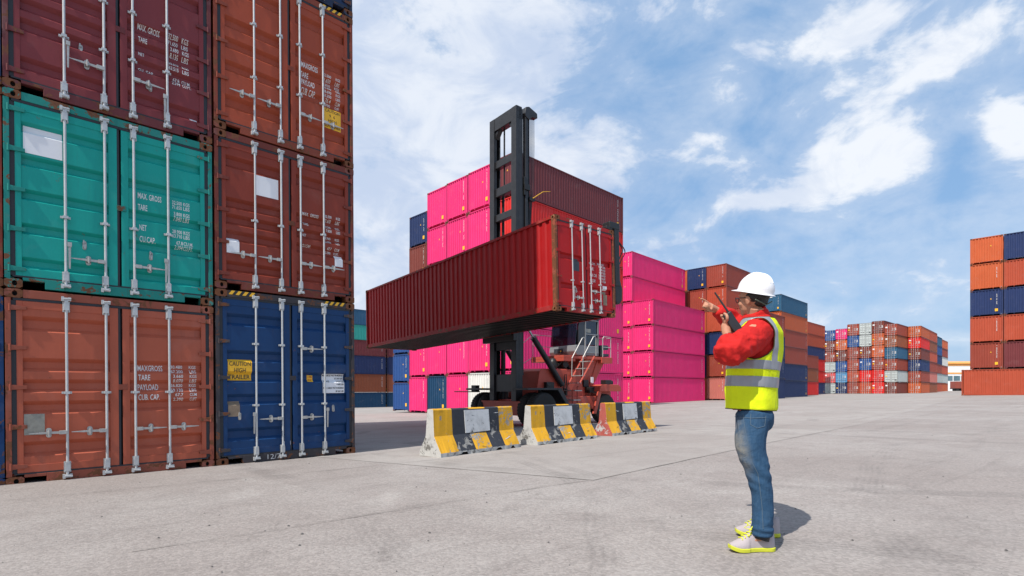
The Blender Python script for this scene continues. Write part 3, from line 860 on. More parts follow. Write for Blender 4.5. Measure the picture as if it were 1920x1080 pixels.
for i, (src, c, z, nm) in enumerate([(c_br, C_BLUE, 0, 'blue container at ground level, a sliver at the left edge of the picture'), (c_br, C_BROWN, 2.6, 'brown container, second tier, a sliver at the left edge of the picture'),
        (c_or, C_NAVY, 5.2, 'navy container, third tier, a sliver at the left edge of the picture'), (c_or, C_ORED, 7.8, 'orange-red container, fourth tier beyond the left edge of the picture'), (c_or, C_MAROON, 10.4, 'maroon container, fifth tier beyond the left edge of the picture')]):
    again(src, c, -W_-.004, z, nm, .012)

# the container in the air
S_MAT = Matrix.Translation((1.203, 14.174, CAMZ+2.13)) @ Matrix.Rotation(R(39.29), 4, 'Z') @ Matrix.Rotation(R(-0.3), 4, 'Y') @ Matrix.Rotation(R(-1.45), 4, 'X')
t_s = [('MAX. G.W.', 1.37, 1.66, 1.44, .085), ('TARE', 1.37, 1.52, 1.28, .085), ('MAX. C.W.', 1.37, 1.66, 1.10, .085), ('CU.CAP.', 1.37, 1.60, .94, .085)]
t_s += lines([('30.480','KGS'),('67.200','LBS'),('3.730','KGS'),('8.220','LBS'),('26.750','KGS'),('58.970','LBS'),('67.7','CUM')], 1.74, 1.90, 1.92, 2.03, 1.48, .085, .06)
c_s = near_container((.38, .006, .007), 2.60, 12.192, REC_S, 'bright red container carried in mid-air by the lifting truck', None,
    bars=(.62, 1.02, 1.36, 1.76), hz=.42, guides=(.88,), texts=t_s, cross=True, cast_col=(.30, .12, .05),
    plates=[(.66, .93, 1.17, 1.52, 'cab_dark', 'dark_panel', 'square dark blue-grey panel'), (1.90, 2.08, .76, .88, 'white_panel', 'notice', 'small white notice'), (1.92, 2.08, .32, .72, 'tan_plate', 'data_plate', 'brown data plate')],
    handles=[(1.02, .42, -1), (1.36, .66, 1), (1.76, .40, -1)], latches=[(.66, .66)], clips=[(.78, .62)], hinge_n=4, pm='paint_red', frame_col=(.34, .012, .012))
c_s.matrix_world = S_MAT
# rust-eaten corner posts of that container
for x0, x1 in ((-.004, .075), (W_-.075, W_+.004)):
    pm = MB(); pm.box(x0, x1, -.004, .14, .12, 2.48); ch(ob('corner_post', pm.mesh('corner_post', [M['casting']]), c_s, (.30, .075, .040), .004))

# ---------------------------------------------------- plain containers of the distant stacks
PINK = (.79, .032, .180); DPINK = PINK
_pm = {}
def glyphs(x, z0, z1, y, wd, seed):
    """column of small upright letter-like marks"""
    rr = random.Random(seed); mb = MB(); z = z1; hgt = wd*1.25
    while z > z0:
        if rr.random() < .88:
            a = x-wd/2; b_ = x+wd/2
            for sgm in rr.sample(range(5), 3):
                q = [(a, b_, z-hgt, z-hgt*.78), (a, b_, z-hgt*.22, z), (a, a+wd*.28, z-hgt, z), (b_-wd*.28, b_, z-hgt, z), (a, b_, z-hgt*.6, z-hgt*.4)][sgm]
                mb.add([(q[0], y, q[2]), (q[1], y, q[2]), (q[1], y, q[3]), (q[0], y, q[3])], [(0, 1, 2, 3)])
        z -= hgt*1.28
    return mb
def plain_meshes(H, L, nend=9, nside=43):
    k = (round(H, 3), round(L, 2))
    if k in _pm: return _pm[k]
    e = MB(); corr(e, .12, W_-.12, .198, H-.075, .022, .05, nend)
    a, b = side_mb(L, H, int(L/.2835))
    cst = []
    for x, sx in ((0, 1), (W_, -1)):
        for z in (0, H-.118):
            m_ = MB()
            m_.box(*sorted((x, x+sx*.178)), -.001, .162, z, z+.118); m_.box(x+sx*.07, x+sx*.13, -.004, -.001, z+.03, z+.09, 1) if sx > 0 else m_.box(x-.13, x-.07, -.004, -.001, z+.03, z+.09, 1)
            m_.box(*sorted((x, x+sx*.178)), L-.162, L+.001, z, z+.118)
            cst.append(m_.mesh('corner_casting', [M['casting'], M['void']]))
    v = MB(); v.box(.13, W_-.13, .14, .16, .02, H-.08)
    _pm[k] = dict(frame=frame_mb(L, H, False).mesh('frame', [M['paint_far']]), end=e.mesh('end_wall', [M['paint_far']]), a=a.mesh('side_wall', [M['paint_far']]), b=b.mesh('side_wall', [M['paint_far']]),
                  roof=roof_floor_mb(L, H).mesh('roof', [M['paint_far']]), cst=cst,
                  num=[glyphs(W_-.46, H*.42, H-.30, .018, .055, s).mesh('lettering', [M['white_mark']]) for s in range(4)],
                  snum=[glyphs(L-.72, H*.30, H-.35, 0, .09, s+9) for s in range(2)])
    d = _pm[k]
    # side lettering sits on the right hand long side
    sm = []
    for g in d['snum']:
        g.v = [(W_-.024, x, z) for x, y, z in g.v]; sm.append(g.mesh('lettering', [M['white_mark']]))
    d['snum'] = sm
    q = MB(); q.box(W_-.60, W_-.38, .014, .018, .42, .68); d['yl'] = q.mesh('label_plate', [M['yellow_mark']])
    q = MB(); q.add([(W_-.95, .018, H*.62), (W_-.83, .018, H*.62), (W_-.89, .018, H*.62+.13)], [(0, 1, 2)]); d['tri'] = q.mesh('warning_triangle', [M['yellow_mark']])
    q = MB(); q.box(W_-.024, W_-.020, L-.85, L-.62, .40, .72); d['ys'] = q.mesh('label_plate', [M['yellow_mark']])
    q = MB(); q.box(.35, 1.15, .014, .018, H-.38, H-.26); d['wl'] = q.mesh('white_stripe', [M['white_mark']])
    return d
def plain(color, H, L, mtx, label, group, yl=None, extra=(), rr=None):
    d = plain_meshes(H, L); rr = rr or random
    r = empty('shipping_container', (0, 0, 0)); r.matrix_world = mtx; tag(r, label, 'container', group)
    kx = 0.92+0.16*rr.random(); col = tuple(min(.9, c*kx) for c in color)
    ob('frame', d['frame'], r, tuple(c*.85 for c in col)); ob('end_wall', d['end'], r, col)
    ob('side_wall', d['a'], r, col); ob('side_wall', d['b'], r, col); ob('roof', d['roof'], r, col)
    for c in d['cst']: ob('corner_casting', c, r, tuple(x*.6+.04 for x in col))
    light = rr.random() < .9
    if light: ob('lettering', d['num'][rr.randrange(4)], r)
    if light: ob('lettering', d['snum'][rr.randrange(2)], r)
    yl = rr.random() < .5 if yl is None else yl
    if yl: ob('label_plate', d['yl'], r)
    if rr.random() < .55: ob('warning_triangle', d['tri'], r)
    if rr.random() < .5: ob('label_plate', d['ys'], r)
    if 'stripe' in extra: ob('white_stripe', d['wl'], r)
    return r
ORD = ['bottom', 'second', 'third', 'fourth', 'fifth', 'sixth']
def cname(c): return CN[c]
CD = {'pink': PINK, 'blue': (.022, .075, .24), 'navy': (.018, .035, .11), 'teal-blue': (.008, .052, .12), 'brown': (.19, .044, .032), 'maroon': (.165, .036, .040), 'red': (.62, .022, .018),
      'white': (.66, .66, .62), 'orange': (.50, .105, .035), 'orange-red': (.42, .075, .036), 'red-brown': (.30, .058, .036), 'teal': (.04, .36, .30), 'slate-blue': (.03, .11, .20),
      'pale grey': (.42, .46, .45), 'salmon': (.50, .16, .13), 'light blue': (.08, .24, .42), 'rust-brown': (.26, .075, .035), 'coral': (.62, .10, .10)}
def column(cols, hts, X, Y, yaw, L, stack, colword, group, rr, z0=None, gap=.015, y_off=None):
    z = z0 if z0 is not None else gz(X, Y)-.01
    u = (math.cos(R(yaw)), math.sin(R(yaw)))
    for i, c in enumerate(cols):
        h = hts[i] if isinstance(hts, (list, tuple)) else hts
        if c:
            ex = ()
            if '*' in c: ex = ('stripe',); c = c.replace('*', '')
            yo = (rr.random()-.5)*.05
            m = Matrix.Translation((X-u[1]*yo, Y+u[0]*yo, z)) @ Matrix.Rotation(R(yaw), 4, 'Z')
            top = 'top' if i == len(cols)-1 else ORD[i]
            plain(CD[c], h, L, m, '%s container, %s tier, %s of the %s' % (c, top, colword, stack), group, None, ex, rr)
        z += h+gap
L40 = 12.192
rr = random.Random(11)
YW = -45.5
uu = Vector((math.cos(R(YW)), math.sin(R(YW))))
# --- P1: tall stack behind the machine
P0 = Vector((-8.36, 43.0)); st = W_+.045
g1 = 'containers of the tall pink stack behind the lifting truck'; n1_ = 'tall stack behind the truck'
cw = ['far-left column', 'second column', 'third column', 'fourth column', 'fifth column', 'right-hand column']
HCX = 2.84
cc_ = [(['blue', 'blue', 'blue'], 2.36, -1), (['pink', 'pink', 'red-brown', 'blue', 'brown', 'navy'], [HCX, HCX, 2.52, 2.52, 2.52, 2.52], 0), (['teal-blue'] + ['pink']*5, HCX, 1),
       (['pink']*6, HCX, 2), (['white'] + ['pink']*5, HCX, 3), (['pink', 'pink', 'pink', 'red', 'red', 'maroon'], HCX, 4)]
zz = [-1.80, -1.84, -1.80, -1.74, -1.67, -1.60]
for i, (cols, h, k) in enumerate(cc_):
    p = P0+uu*st*k
    column(cols, h, p.x, p.y, YW, L40, n1_, cw[i], g1, rr, CAMZ+zz[i]-.02)
# --- P2: lower pink stack
g2 = 'containers of the pink stack right of the lifting truck'; n2_ = 'lower pink stack'
Q0 = Vector((14.398, 53.68))
q = Q0-uu*st; column(['pink']*4, 2.66, q.x, q.y, YW+1.6, L40, n2_, 'front column', g2, rr, CAMZ-1.43)
q = Q0-uu*st*2; column(['pink']*6, 2.66, q.x, q.y, YW+1.6, L40, n2_, 'rear column', g2, rr, CAMZ-1.47)
# --- M: mixed stack behind the worker
g3 = 'containers of the mixed stack behind the worker'; n3_ = 'mixed stack behind the worker'
m3 = Vector((27.1, 60.5))
for k, cols, cwd in [(4, [None, None, None, None, 'brown', 'orange'], 'leftmost column'), (3, ['orange', 'navy', 'navy', 'orange', 'red-brown', 'navy'], 'second column'), (2, ['salmon', 'red-brown', 'navy', 'orange-red', 'orange-red', 'red-brown'], 'third column'),
                     (1, ['navy', 'navy*', 'navy*', 'red-brown'], 'right-hand column')]:
    q = m3-uu*st*k; column([c for c in cols], 2.69, q.x, q.y, YW, L40, n3_, cwd, g3, rr, CAMZ-1.30)
# --- N
g4 = 'containers of the six-high stack right of the worker'; n4_ = 'six-high stack right of the worker'
q = Vector((40.2, 78.6))-uu*st; column(['navy', 'navy', 'red-brown', 'red-brown', 'orange', 'slate-blue*'], 2.57, q.x, q.y, YW, L40, n4_, 'front column', g4, rr, CAMZ-1.27)
# --- O
g5 = 'containers of the narrow stack between the six-high stack and the far block'; n5_ = 'narrow stack before the far block'
q = Vector((62.6, 111.5))-uu*st; column(['navy', 'red', 'red', 'navy', 'orange-red', 'orange-red'], 2.57, q.x, q.y, YW, L40, n5_, 'rear column', g5, rr, CAMZ-1.12)
q = Vector((52.4, 96.5))-uu*st; column(['red', 'rust-brown', 'red-brown'], 2.57, q.x, q.y, YW, L40, n5_, 'nearer low column', g5, rr, CAMZ-1.15)
# --- R1: stack at the right edge
g6 = 'containers of the stack at the right edge'; n6_ = 'stack at the right edge'
b0 = Vector((45.5, 53.4))
rb = plain(CD['orange-red'], 2.60, L40, Matrix.Translation((b0.x-uu.y*0-uu.y*W_*0, b0.y, CAMZ-.62)) @ Matrix.Rotation(R(YW), 4, 'Z') @ Matrix.Translation((0, W_, 0)) @ Matrix.Rotation(R(-90), 4, 'Z'),
    'long orange-red container on the ground, lying sideways under the right-edge stack', g6, False, (), rr)
for k, cols, cwd in [(0, ['red-brown', 'orange-red', 'navy', 'orange', 'orange'], 'left column'), (1, ['maroon', 'orange-red', 'navy', 'orange-red', 'navy'], 'second column'), (2, ['orange', 'blue', 'brown', 'orange', 'navy'], 'third column')]:
    q = b0+uu*(.66+k*st)
    column(cols, 2.60, q.x, q.y, YW, 6.058, n6_, cwd, g6, rr, CAMZ-.62+2.615)
# --- far left stack seen through the gap
g7 = 'containers of the distant stack glimpsed through the left gap'; n7_ = 'distant stack in the left gap'
for i, off in enumerate((0, 12.5)):
    q = Vector((-31.5, 81.5))+Vector((.713, .70))*off
    column(['teal-blue', 'rust-brown', 'navy', 'maroon', 'teal', 'slate-blue'], [2.75, 2.95, 2.95, 2.5, 2.4, 2.5], q.x, q.y, YW, L40, n7_, ['left bay', 'right bay'][i], g7, rr, CAMZ-3.25)
plain(CD['orange-red'], 2.60, L40, Matrix.Translation((b0.x, b0.y, CAMZ-.62)) @ Matrix.Rotation(R(YW), 4, 'Z') @ Matrix.Translation((0, W_*2+.04, 0)) @ Matrix.Rotation(R(-90), 4, 'Z'),
    'second orange-red container lying behind the sideways one under the right-edge stack', g6, False, (), rr)

# ---------------------------------------------------- far block, door ends towards the yard
_fm = {}
def far_meshes(H, L):
    k = (H, L)
    if k in _fm: return _fm[k]
    f = frame_mb(L, H, True)
    a, b = side_mb(L, H, int(L/.2835)); f2 = MB(); f2.v = a.v+b.v; f2.f = a.f+[tuple(i+len(a.v) for i in q) for q in b.f]; f2.mi = [0]*len(f2.f)
    rec = REC_A; doors = []; bars = []; marks = []
    for s in (0, 1):
        x0, x1 = ((.085, 1.195), (1.243, W_-.085))[s]
        doors.append(door_mb(x0, x1, .15, H-.13, rec).mesh('door', [M['paint_far']]))
        bm_ = []
        for kx in (0, 1):
            x = BARS[2*s+kx]; q = MB(); q.tube([(x, -.03, .05), (x, -.03, H-.05)], .028, 6)
            for z in (.18, H*.42, H-.18): q.box(x-.055, x+.055, -.05, .01, z-.05, z+.05)
            q.box(min(x, x+(-.3 if s == 0 else .3)), max(x, x+(-.3 if s == 0 else .3)), -.05, -.03, .66, .70)
            bm_.append(q.mesh('locking_bar', [M['galv']]))
        bars.append(bm_)
    for sd_ in range(4):
        r_ = random.Random(sd_+40); q = MB()
        for i in range(7):
            z = 1.62-i*.085
            q.box(1.46, 1.46+.28*(.5+.5*r_.random()), .0, .004, z, z+.05) if i % 2 == 0 else None
            q.box(1.90, 2.17, .0, .004, z, z+.045)
        if sd_ % 2: q.box(.20, .56, .0, .004, 1.72, 2.0)
        marks.append(q.mesh('lettering', [M['white_mark']]))
    yq = MB(); yq.box(.20, .50, .0, .004, 1.2, 1.45); yl = yq.mesh('caution_label', [M['yellow_mark']])
    dk = MB(); dk.box(1.9, 2.25, .0, .004, .40, .62); dkm = dk.mesh('dark_label', [M['cab_dark']])
    _fm[k] = dict(frame=f.mesh('frame', [M['paint_far']]), wall=f2.mesh('side_wall', [M['paint_far']]), roof=roof_floor_mb(L, H).mesh('roof', [M['paint_far']]), door=doors, bars=bars, mark=marks, yl=yl, dk=dkm)
    return _fm[k]
def far_container(color, H, L, mtx, label, group, rr, cn):
    d = far_meshes(H, L)
    r = empty('shipping_container', (0, 0, 0)); r.matrix_world = mtx; tag(r, label, 'container', group)
    kx = .9+.2*rr.random(); col = tuple(min(.9, c*kx) for c in color)
    ob('frame', d['frame'], r, tuple(c*.6 for c in col)); ob('side_wall', d['wall'], r, col); ob('roof', d['roof'], r, col)
    for s in (0, 1):
        dr = ob('door', d['door'][s], r, col)
        for b in d['bars'][s]: ob('locking_bar', b, dr)
        if s == 1:
            if 'grey' not in cn: ob('lettering', d['mark'][rr.randrange(4)], dr)
            else: ob('dark_label', d['dk'], dr)
        elif rr.random() < .3: ob('caution_label', d['yl'], dr)
g8 = 'containers of the far block with door ends facing the yard'; n8_ = 'far block of door ends'
def far_column(cols, h, X, Y, yaw, z0, cw_, L=L40):
    z = z0
    for i, c in enumerate(cols):
        m = Matrix.Translation((X, Y, z)) @ Matrix.Rotation(R(yaw), 4, 'Z')
        top = 'top' if i == len(cols)-1 else ORD[i]
        far_container(CD[c], h, L, m, '%s container, %s tier, %s in the %s' % (c, top, cw_, n8_), g8, rr, c)
        z += h+.02
YF = -49.0
uf = Vector((math.cos(R(YF)), math.sin(R(YF))))
f6c = Vector((84.8, 116.0))
FC = [(['rust-brown', 'red-brown', 'pale grey', 'brown', 'navy', 'orange-red'], 2.53, 7, 'first column'),
      (['pale grey', 'coral', 'pale grey', 'red-brown', 'brown', 'blue'], 2.50, 6, 'second column'),
      (['navy', 'light blue', 'blue', 'brown', 'orange', 'pink'], 2.53, 5, 'third column'),
      (['red-brown', 'orange-red', 'red-brown', 'red-brown', 'blue', 'red-brown'], 2.68, 4, 'fourth column'),
      (['orange-red', 'red', 'blue', 'brown', 'pale grey', 'pale grey'], 2.68, 3, 'fifth column'),
      (['red', 'red', 'red-brown', 'orange', 'orange', 'brown'], 2.72, 2, 'sixth column'),
      (['brown', 'pale grey', 'red-brown', 'slate-blue', 'rust-brown', 'red-brown'], 2.57, 1, 'seventh column')]
for cols, h, k, cwd in FC:
    p = f6c-uf*(2.44*k); far_column(cols, h, p.x, p.y, YF, CAMZ-1.02, cwd)
# further on: an eighth column two containers deep and a ninth behind it
p = Vector((92.8, 119.6))-uu*2.44
far_column(['orange', 'red-brown', 'navy', 'brown', 'red', 'orange'], 2.55, p.x, p.y, YW, CAMZ-.95, 'eighth column')
p2 = p+Vector((.713, .70))*12.3
column(['rust-brown', 'salmon', 'red-brown', 'orange-red', 'rust-brown', 'orange-red'], 2.555, p2.x, p2.y, YW, L40, n8_, 'eighth column, rear bay,', g8, rr, CAMZ-.95)
p = Vector((114.5, 142.5))-uu*2.44
column(['orange-red', 'pale grey', 'red-brown', 'navy', 'blue', 'slate-blue'], 2.55, p.x, p.y, YW, L40, n8_, 'ninth column', g8, rr, CAMZ-.75)
p2 = p+Vector((.713, .70))*12.3
column(['orange', 'pale grey', 'orange-red', 'white', 'red-brown', 'orange'], 2.50, p2.x, p2.y, YW, L40, n8_, 'ninth column, rear bay,', g8, rr, CAMZ-.70)

# ---------------------------------------------------- warehouse and rail wagons in the gap
wz = CAMZ-.9
wh = empty('warehouse', (232, 262, wz), R(-4)); tag(wh, 'long white warehouse with orange bands, far away between the container stacks', 'building')
M['wh_white'] = simple('warehouse_white', (.80, .80, .80), .6, 0, .05, .2)
M['wh_orange'] = simple('warehouse_orange', (.80, .36, .08), .6, 0, .05, .2)
M['wh_glass'] = simple('warehouse_windows', (.10, .17, .20), .2, 0, .4, .4)
q = MB(); q.box(-35, 30, 0, 30, 0, 13.6); ob('wall', q.mesh('wall', [M['wh_white']]), wh)
q = MB(); q.prism([(-.6, 13.6), (30.6, 13.6), (30.6, 14.0), (15, 15.6), (-.6, 14.0)], -35.4, 30.4, 'x'); ob('roof', q.mesh('roof', [M['wh_orange']]), wh)
q = MB(); q.box(-35.1, 30.1, -.15, -.01, 12.6, 13.55); ob('band', q.mesh('band', [M['wh_orange']]), wh)
q = MB(); q.box(-35.1, 30.1, -.15, -.01, 8.6, 9.3); ob('band', q.mesh('band', [M['wh_orange']]), wh)
for i in range(18):
    q = MB(); x = -33+i*3.5; q.box(x, x+3.0, -.12, -.01, 5.2, 7.6); ob('window', q.mesh('window', [M['wh_glass']]), wh)
for i in range(3):
    q = MB(); x = -19.4+i*.95; q.box(x, x+.55, -.12, -.01, 10.2, 11.2); ob('window', q.mesh('window', [M['wh_glass']]), wh)
M['bark'] = simple('bark', (.07, .05, .035), .9); M['leaf'] = simple('leaf', (.05, .10, .025), .7, 0, .5, .6)
tr = empty('tree', (201, 232, wz)); tag(tr, 'small green tree in front of the far white warehouse', 'tree')
q = MB(); q.tube([(0, 0, 0), (.1, 0, 2), (-.1, 0, 4.2)], [.22, .17, .10], 7)
for a in range(5): q.tube([(0, 0, 2.2+a*.4), (1.2*math.cos(a*1.3), 1.2*math.sin(a*1.3), 3.6+a*.4)], [.08, .03], 5)
ob('trunk', q.mesh('trunk', [M['bark']]), tr)
q = MB(); r_ = random.Random(5)
for i in range(1500):
    a = r_.random()*6.28; e_ = math.acos(2*r_.random()-1); rad = 2.1*r_.random()**.4*(1+.35*math.sin(3*a)+.2*math.cos(5*e_))
    c_ = Vector((rad*math.cos(a)*math.sin(e_), rad*math.sin(a)*math.sin(e_), 4.4+rad*math.cos(e_)*.95))
    t1 = Vector((r_.random()-.5, r_.random()-.5, r_.random()-.5))*.35; t2_ = Vector((r_.random()-.5, r_.random()-.5, r_.random()-.5))*.35
    q.add([c_, c_+t1, c_+t1*.5+t2_], [(0, 1, 2)])
ob('crown', q.mesh('crown', [M['leaf']]), tr)
for i, (x, y) in enumerate([(160.5, 191), (172, 190)]):
    wg = empty('rail_wagon', (x, y, gz(x, y)+.0), R(-6)); tag(wg, ['red-brown goods wagon on dark wheels, left one in the far gap', 'red-brown goods wagon on dark wheels, half hidden by the sideways orange container'][i], 'wagon', 'goods wagons in the far gap')
    q = MB(); q.box(0, 9.5, 0, 2.6, 1.0, 3.5)
    for k in range(14): q.box(.2+k*.69, .3+k*.69, -.08, 0, 1.0, 3.45)
    ob('body', q.mesh('body', [M['paint_far']]), wg, (.28, .07, .05))
    q = MB(); q.box(-.3, 9.8, .3, 2.3, .72, 1.0); ob('chassis', q.mesh('chassis', [M['dark_steel']]), wg)
    for k in (1.0, 2.6, 6.9, 8.5):
        q = MB(); q.lathe([(.42, .2), (.42, .34), (.42, 2.26), (.42, 2.4)], 16, 'y', (k, 0, .42)); ob('wheel', q.mesh('wheel', [M['dark_steel']]), wg)

# ---------------------------------------------------- concrete barriers
def barrier(x, y, yaw, L, label, end_mat, seed):
    rb_ = random.Random(seed)
    r = empty('concrete_barrier', (x, y, gz(x, y)), yaw); tag(r, label, 'barrier', 'striped concrete barriers in a row')
    H = .84
    # half profile: y (depth) against z, front at small y
    prof = [(0, 0), (0, .075), (.17, .36), (.205, H-.02), (.225, H), (.345, H), (.365, H-.02), (.40, .36), (.57, .075), (.57, 0)]
    nseg = 44
    vs = []; fs = []; n = len(prof)
    def pt(i, p):
        X = L*i/nseg
        py, pz = p
        ch_ = 0.0
        nn = noise.noise((X*9+seed*5, py*9, pz*9)); n2__ = noise.noise((X*28+seed, py*28, pz*28))
        k = .006+ (.014 if pz < .1 or i in (0, nseg) else 0)
        if pz == 0 or pz < .08:
            pz2 = pz + (.035*max(0, noise.noise((X*3.2+seed*3, 1, 2))) if pz == 0 else 0)
            for cxx in (.30, .78, .995) if True else ():
                if pz == 0 and abs(X/L-cxx*.9) < .028: pz2 = .055
        else: pz2 = pz
        return (X+(n2__*.012 if i in (0, nseg) else 0), py+k*nn+.003*n2__, pz2+k*.5*n2__)
    for i in range(nseg+1):
        for p in prof: vs.append(pt(i, p))
    mi = []
    q = MB()
    bounds = [0, .205, .41, .605, .80, 1.0]
    for i in range(nseg):
        f = (i+.5)/nseg
        for k in range(n-1):
            zc = (prof[k][1]+prof[k+1][1])/2
            sl = f-(0.06*(1-zc/.36) if zc < .36 else 0)    # bands lean on the lower slope
            band = 0
            for b_ in bounds[1:-1]:
                if f > b_: band += 1
            fs.append((i*n+k, (i+1)*n+k, (i+1)*n+k+1, i*n+k+1))
            m = 0 if band % 2 == 0 else 1
            if zc > .4 and band == 2 and k in (2,): m = 1
            if zc < .10: m = 3
            mi.append(m)
    fs.append(tuple(range(n))); mi.append(4); fs.append(tuple(range(nseg*n+n-1, nseg*n-1, -1))); mi.append(4)
    q.v = vs; q.f = fs; q.mi = mi
    body = ob('body', q.mesh('body', [M['b_yellow'], M['b_black'], M['b_white'], M['b_concrete'], end_mat]), r, None, .006)
    # white painted panel on the upper face
    def yf(z): return .17+(z-.36)*(.035/(H-.38))
    pv = [(L*.355, yf(.375), .375), (L*.665, yf(.385), .385), (L*.66, yf(.80), .80), (L*.35, yf(.80), .80)]
    qq = MB(); qq.add([(a, b_-.009, c) for a, b_, c in pv]+[(a, b_+.002, c) for a, b_, c in pv], [(0,1,2,3),(7,6,5,4),(0,4,5,1),(1,5,6,2),(2,6,7,3),(3,7,4,0)])
    ob('painted_panel', qq.mesh('painted_panel', [M['b_white']]), r)
    rs_ = random.Random(seed*7)
    for k in range(9):
        # long thin scratches and flaked spots, lying just off the front face
        X = rs_.uniform(.1, L-.15); low = rs_.random() < .55
        z0_ = rs_.uniform(.10, .30) if low else rs_.uniform(.42, .76)
        f_ = (lambda z: .17*(z-.075)/.285) if low else yf
        a_ = rs_.uniform(-.5, .5) if rs_.random() < .6 else rs_.uniform(1.2, 1.9); ln = rs_.uniform(.06, .24); wd_ = rs_.uniform(.003, .010)
        sm = MB(); vs = []; N_ = 7
        for i in range(N_):
            t = i/(N_-1); x_ = X+ln*t*math.cos(a_)+.008*rs_.uniform(-1, 1); z_ = min(.34 if low else .80, max(.09 if low else .38, z0_+ln*t*math.sin(a_)*.6+.006*rs_.uniform(-1, 1)))
            w_ = wd_*math.sin(PI*(t*.9+.05))*rs_.uniform(.5, 1.3)
            for q_ in (-w_, w_): vs.append((x_-q_*math.sin(a_), f_(z_+q_*math.cos(a_))-.010, z_+q_*math.cos(a_)))
        sm.add(vs, [(2*i, 2*i+1, 2*i+3, 2*i+2) for i in range(N_-1)])
        ob('scrape', sm.mesh('scrape', [M['b_white'] if rs_.random() < .5 else M['b_black']]), r)
    return r
barrier(-1.23, 9.13, R(50.3), 2.18, 'nearest yellow and black striped barrier with a scraped white panel, chipped white end', M['b_concrete'], 1)
barrier(.54, 11.1, R(47.5), 2.25, 'middle yellow and black striped barrier with black cracks, cream worn end', M['b_concrete'], 2)
barrier(2.53, 13.3, R(48.5), 2.45, 'farthest yellow and black striped barrier with red-scuffed left end', M['b_red'], 3)

# ---------------------------------------------------- the lifting truck (container handler)
TM = (-.25, 20.98); TY = 39.0
tz0 = CAMZ-1.45
truck = empty('container_handler', (TM[0], TM[1], tz0), R(TY))
tag(truck, 'large red container lifting truck with tall black mast holding up the red container', 'lifting truck')
TP = (.47, .078, .050)
def tp(name, q, mat, col=None, bev=0, smooth=False, parent=None):
    return ob(name, q.mesh(name, [mat] if not isinstance(mat, list) else mat, smooth), parent or truck, col, bev)
# mast: outer frame
MH = 12.36
for s in (-.70, .70):
    q = MB()
    q.box(-.17, -.02, s-.15, s+.15, .45, MH); q.box(-.02, .16, s-.15 if s < 0 else s+.10, s-.10 if s < 0 else s+.15, .45, MH-.05); q.box(.12, .17, s-.15, s+.15, .45, MH-.06)
    tp('mast_post', q, M['black_steel'], None, .012)
q = MB(); q.box(-.15, .14, -.85, .85, MH-.50, MH+.015); q.prism([(-.55, MH-.5), (-.30, MH-.5), (-.55, MH-.8)], -.10, .10, 'x'); q.prism([(.55, MH-.5), (.30, MH-.5), (.55, MH-.8)], -.10, .10, 'x')
tp('mast_head', q, M['black_steel'], None, .02)
for z, h in ((10.35, .30), (9.20, .34), (8.20, .28), (6.4, .3), (3.0, .40), (1.35, .7)):
    q = MB(); q.box(-.10, .12, -.55, .55, z, z+h); tp('cross_member', q, M['black_steel'], None, .015)
q = MB(); q.tube([(.05, .15, 9.6), (.05, .15, MH-.5)], .035, 8); tp('lift_chain', q, M['dark_steel'])
# inner mast / hose carrier on the near side, behind the near post
q = MB()
q.box(.30, .43, -.86, -.72, 6.6, MH-.10); q.box(.30, .62, -.74, -.69, 6.6, MH-.20); q.box(.20, .26, -.80, -.62, 2.0, MH-3.2)
tp('hose_post', q, M['black_steel'], None, .01)
q = MB(); q.prism([(.24, MH-.20), (.30, MH+.06), (.46, MH+.12), (.88, MH-.02), (.90, MH-.20), (.62, MH-.24), (.48, MH-.40), (.30, MH-.33)], -.90, -.66, 'y'); tp('hose_pulley_head', q, M['black_steel'], None, .02)
q = MB()
for k in range(6):
    xx = .48+k*.062
    q.tube([(xx, -.80, MH-.20), (xx+.005, -.80, 11.0), (xx-.02, -.80, 9.6), (.54+k*.03, -.80, 8.9), (.50+k*.02, -.78, 7.6), (.46+k*.02, -.78, 6.0)], .011, 5)
tp('hose', q, M['rubber'])
q = MB(); q.box(.22, .50, -.92, -.68, 9.20, 9.42); q.box(.22, .34, -.88, -.70, 9.0, 9.7); q.box(.50, .78, -.88, -.70, 8.85, 8.98); tp('carriage_bracket', q, M['dark_steel'], None, .01)
q = MB(); q.tube([(.66, -.88, 8.95), (1.05, -1.05, 9.25), (1.35, -1.15, 9.3)], [.016, .013, .008], 6); tp('marker_arm', q, M['yellow_paint'])
for k in range(2):
    q = MB(); q.tube([(.19, -.60-.05*k, 1.6), (.20, -.60-.05*k, 6.0), (.19, -.61-.05*k, 9.0)], .016, 6); tp('hose', q, M['rubber'])
# lift cylinders inside the mast
for s in (-.42, .42):
    q = MB(); q.tube([(.20, s, .9), (.20, s, 6.8)], .10, 12); tp('lift_cylinder', q, M['dark_steel'], None, 0, True)
    q = MB(); q.tube([(.20, s, 6.8), (.20, s, 9.4)], .055, 10); tp('lift_rod', q, M['dark_steel'], None, 0, True)
# tilt cylinders
def tilt(a, b, rr_):
    a, b = Vector(a), Vector(b); mid = a+(b-a)*.20
    q = MB(); q.tube([a, mid], .045, 10); o = tp('tilt_cylinder', MB().tube([mid-(b-a)*.02, mid, b], [rr_*1.22, rr_, rr_], 14), M['black_steel'], None, 0, True)
    ob('rod', q.mesh('rod', [M['chrome']]), o)
tilt((.25, -.98, 3.88), (2.10, -1.05, 1.62), .115)
tilt((.25, .98, 3.88), (2.10, 1.05, 1.62), .115)
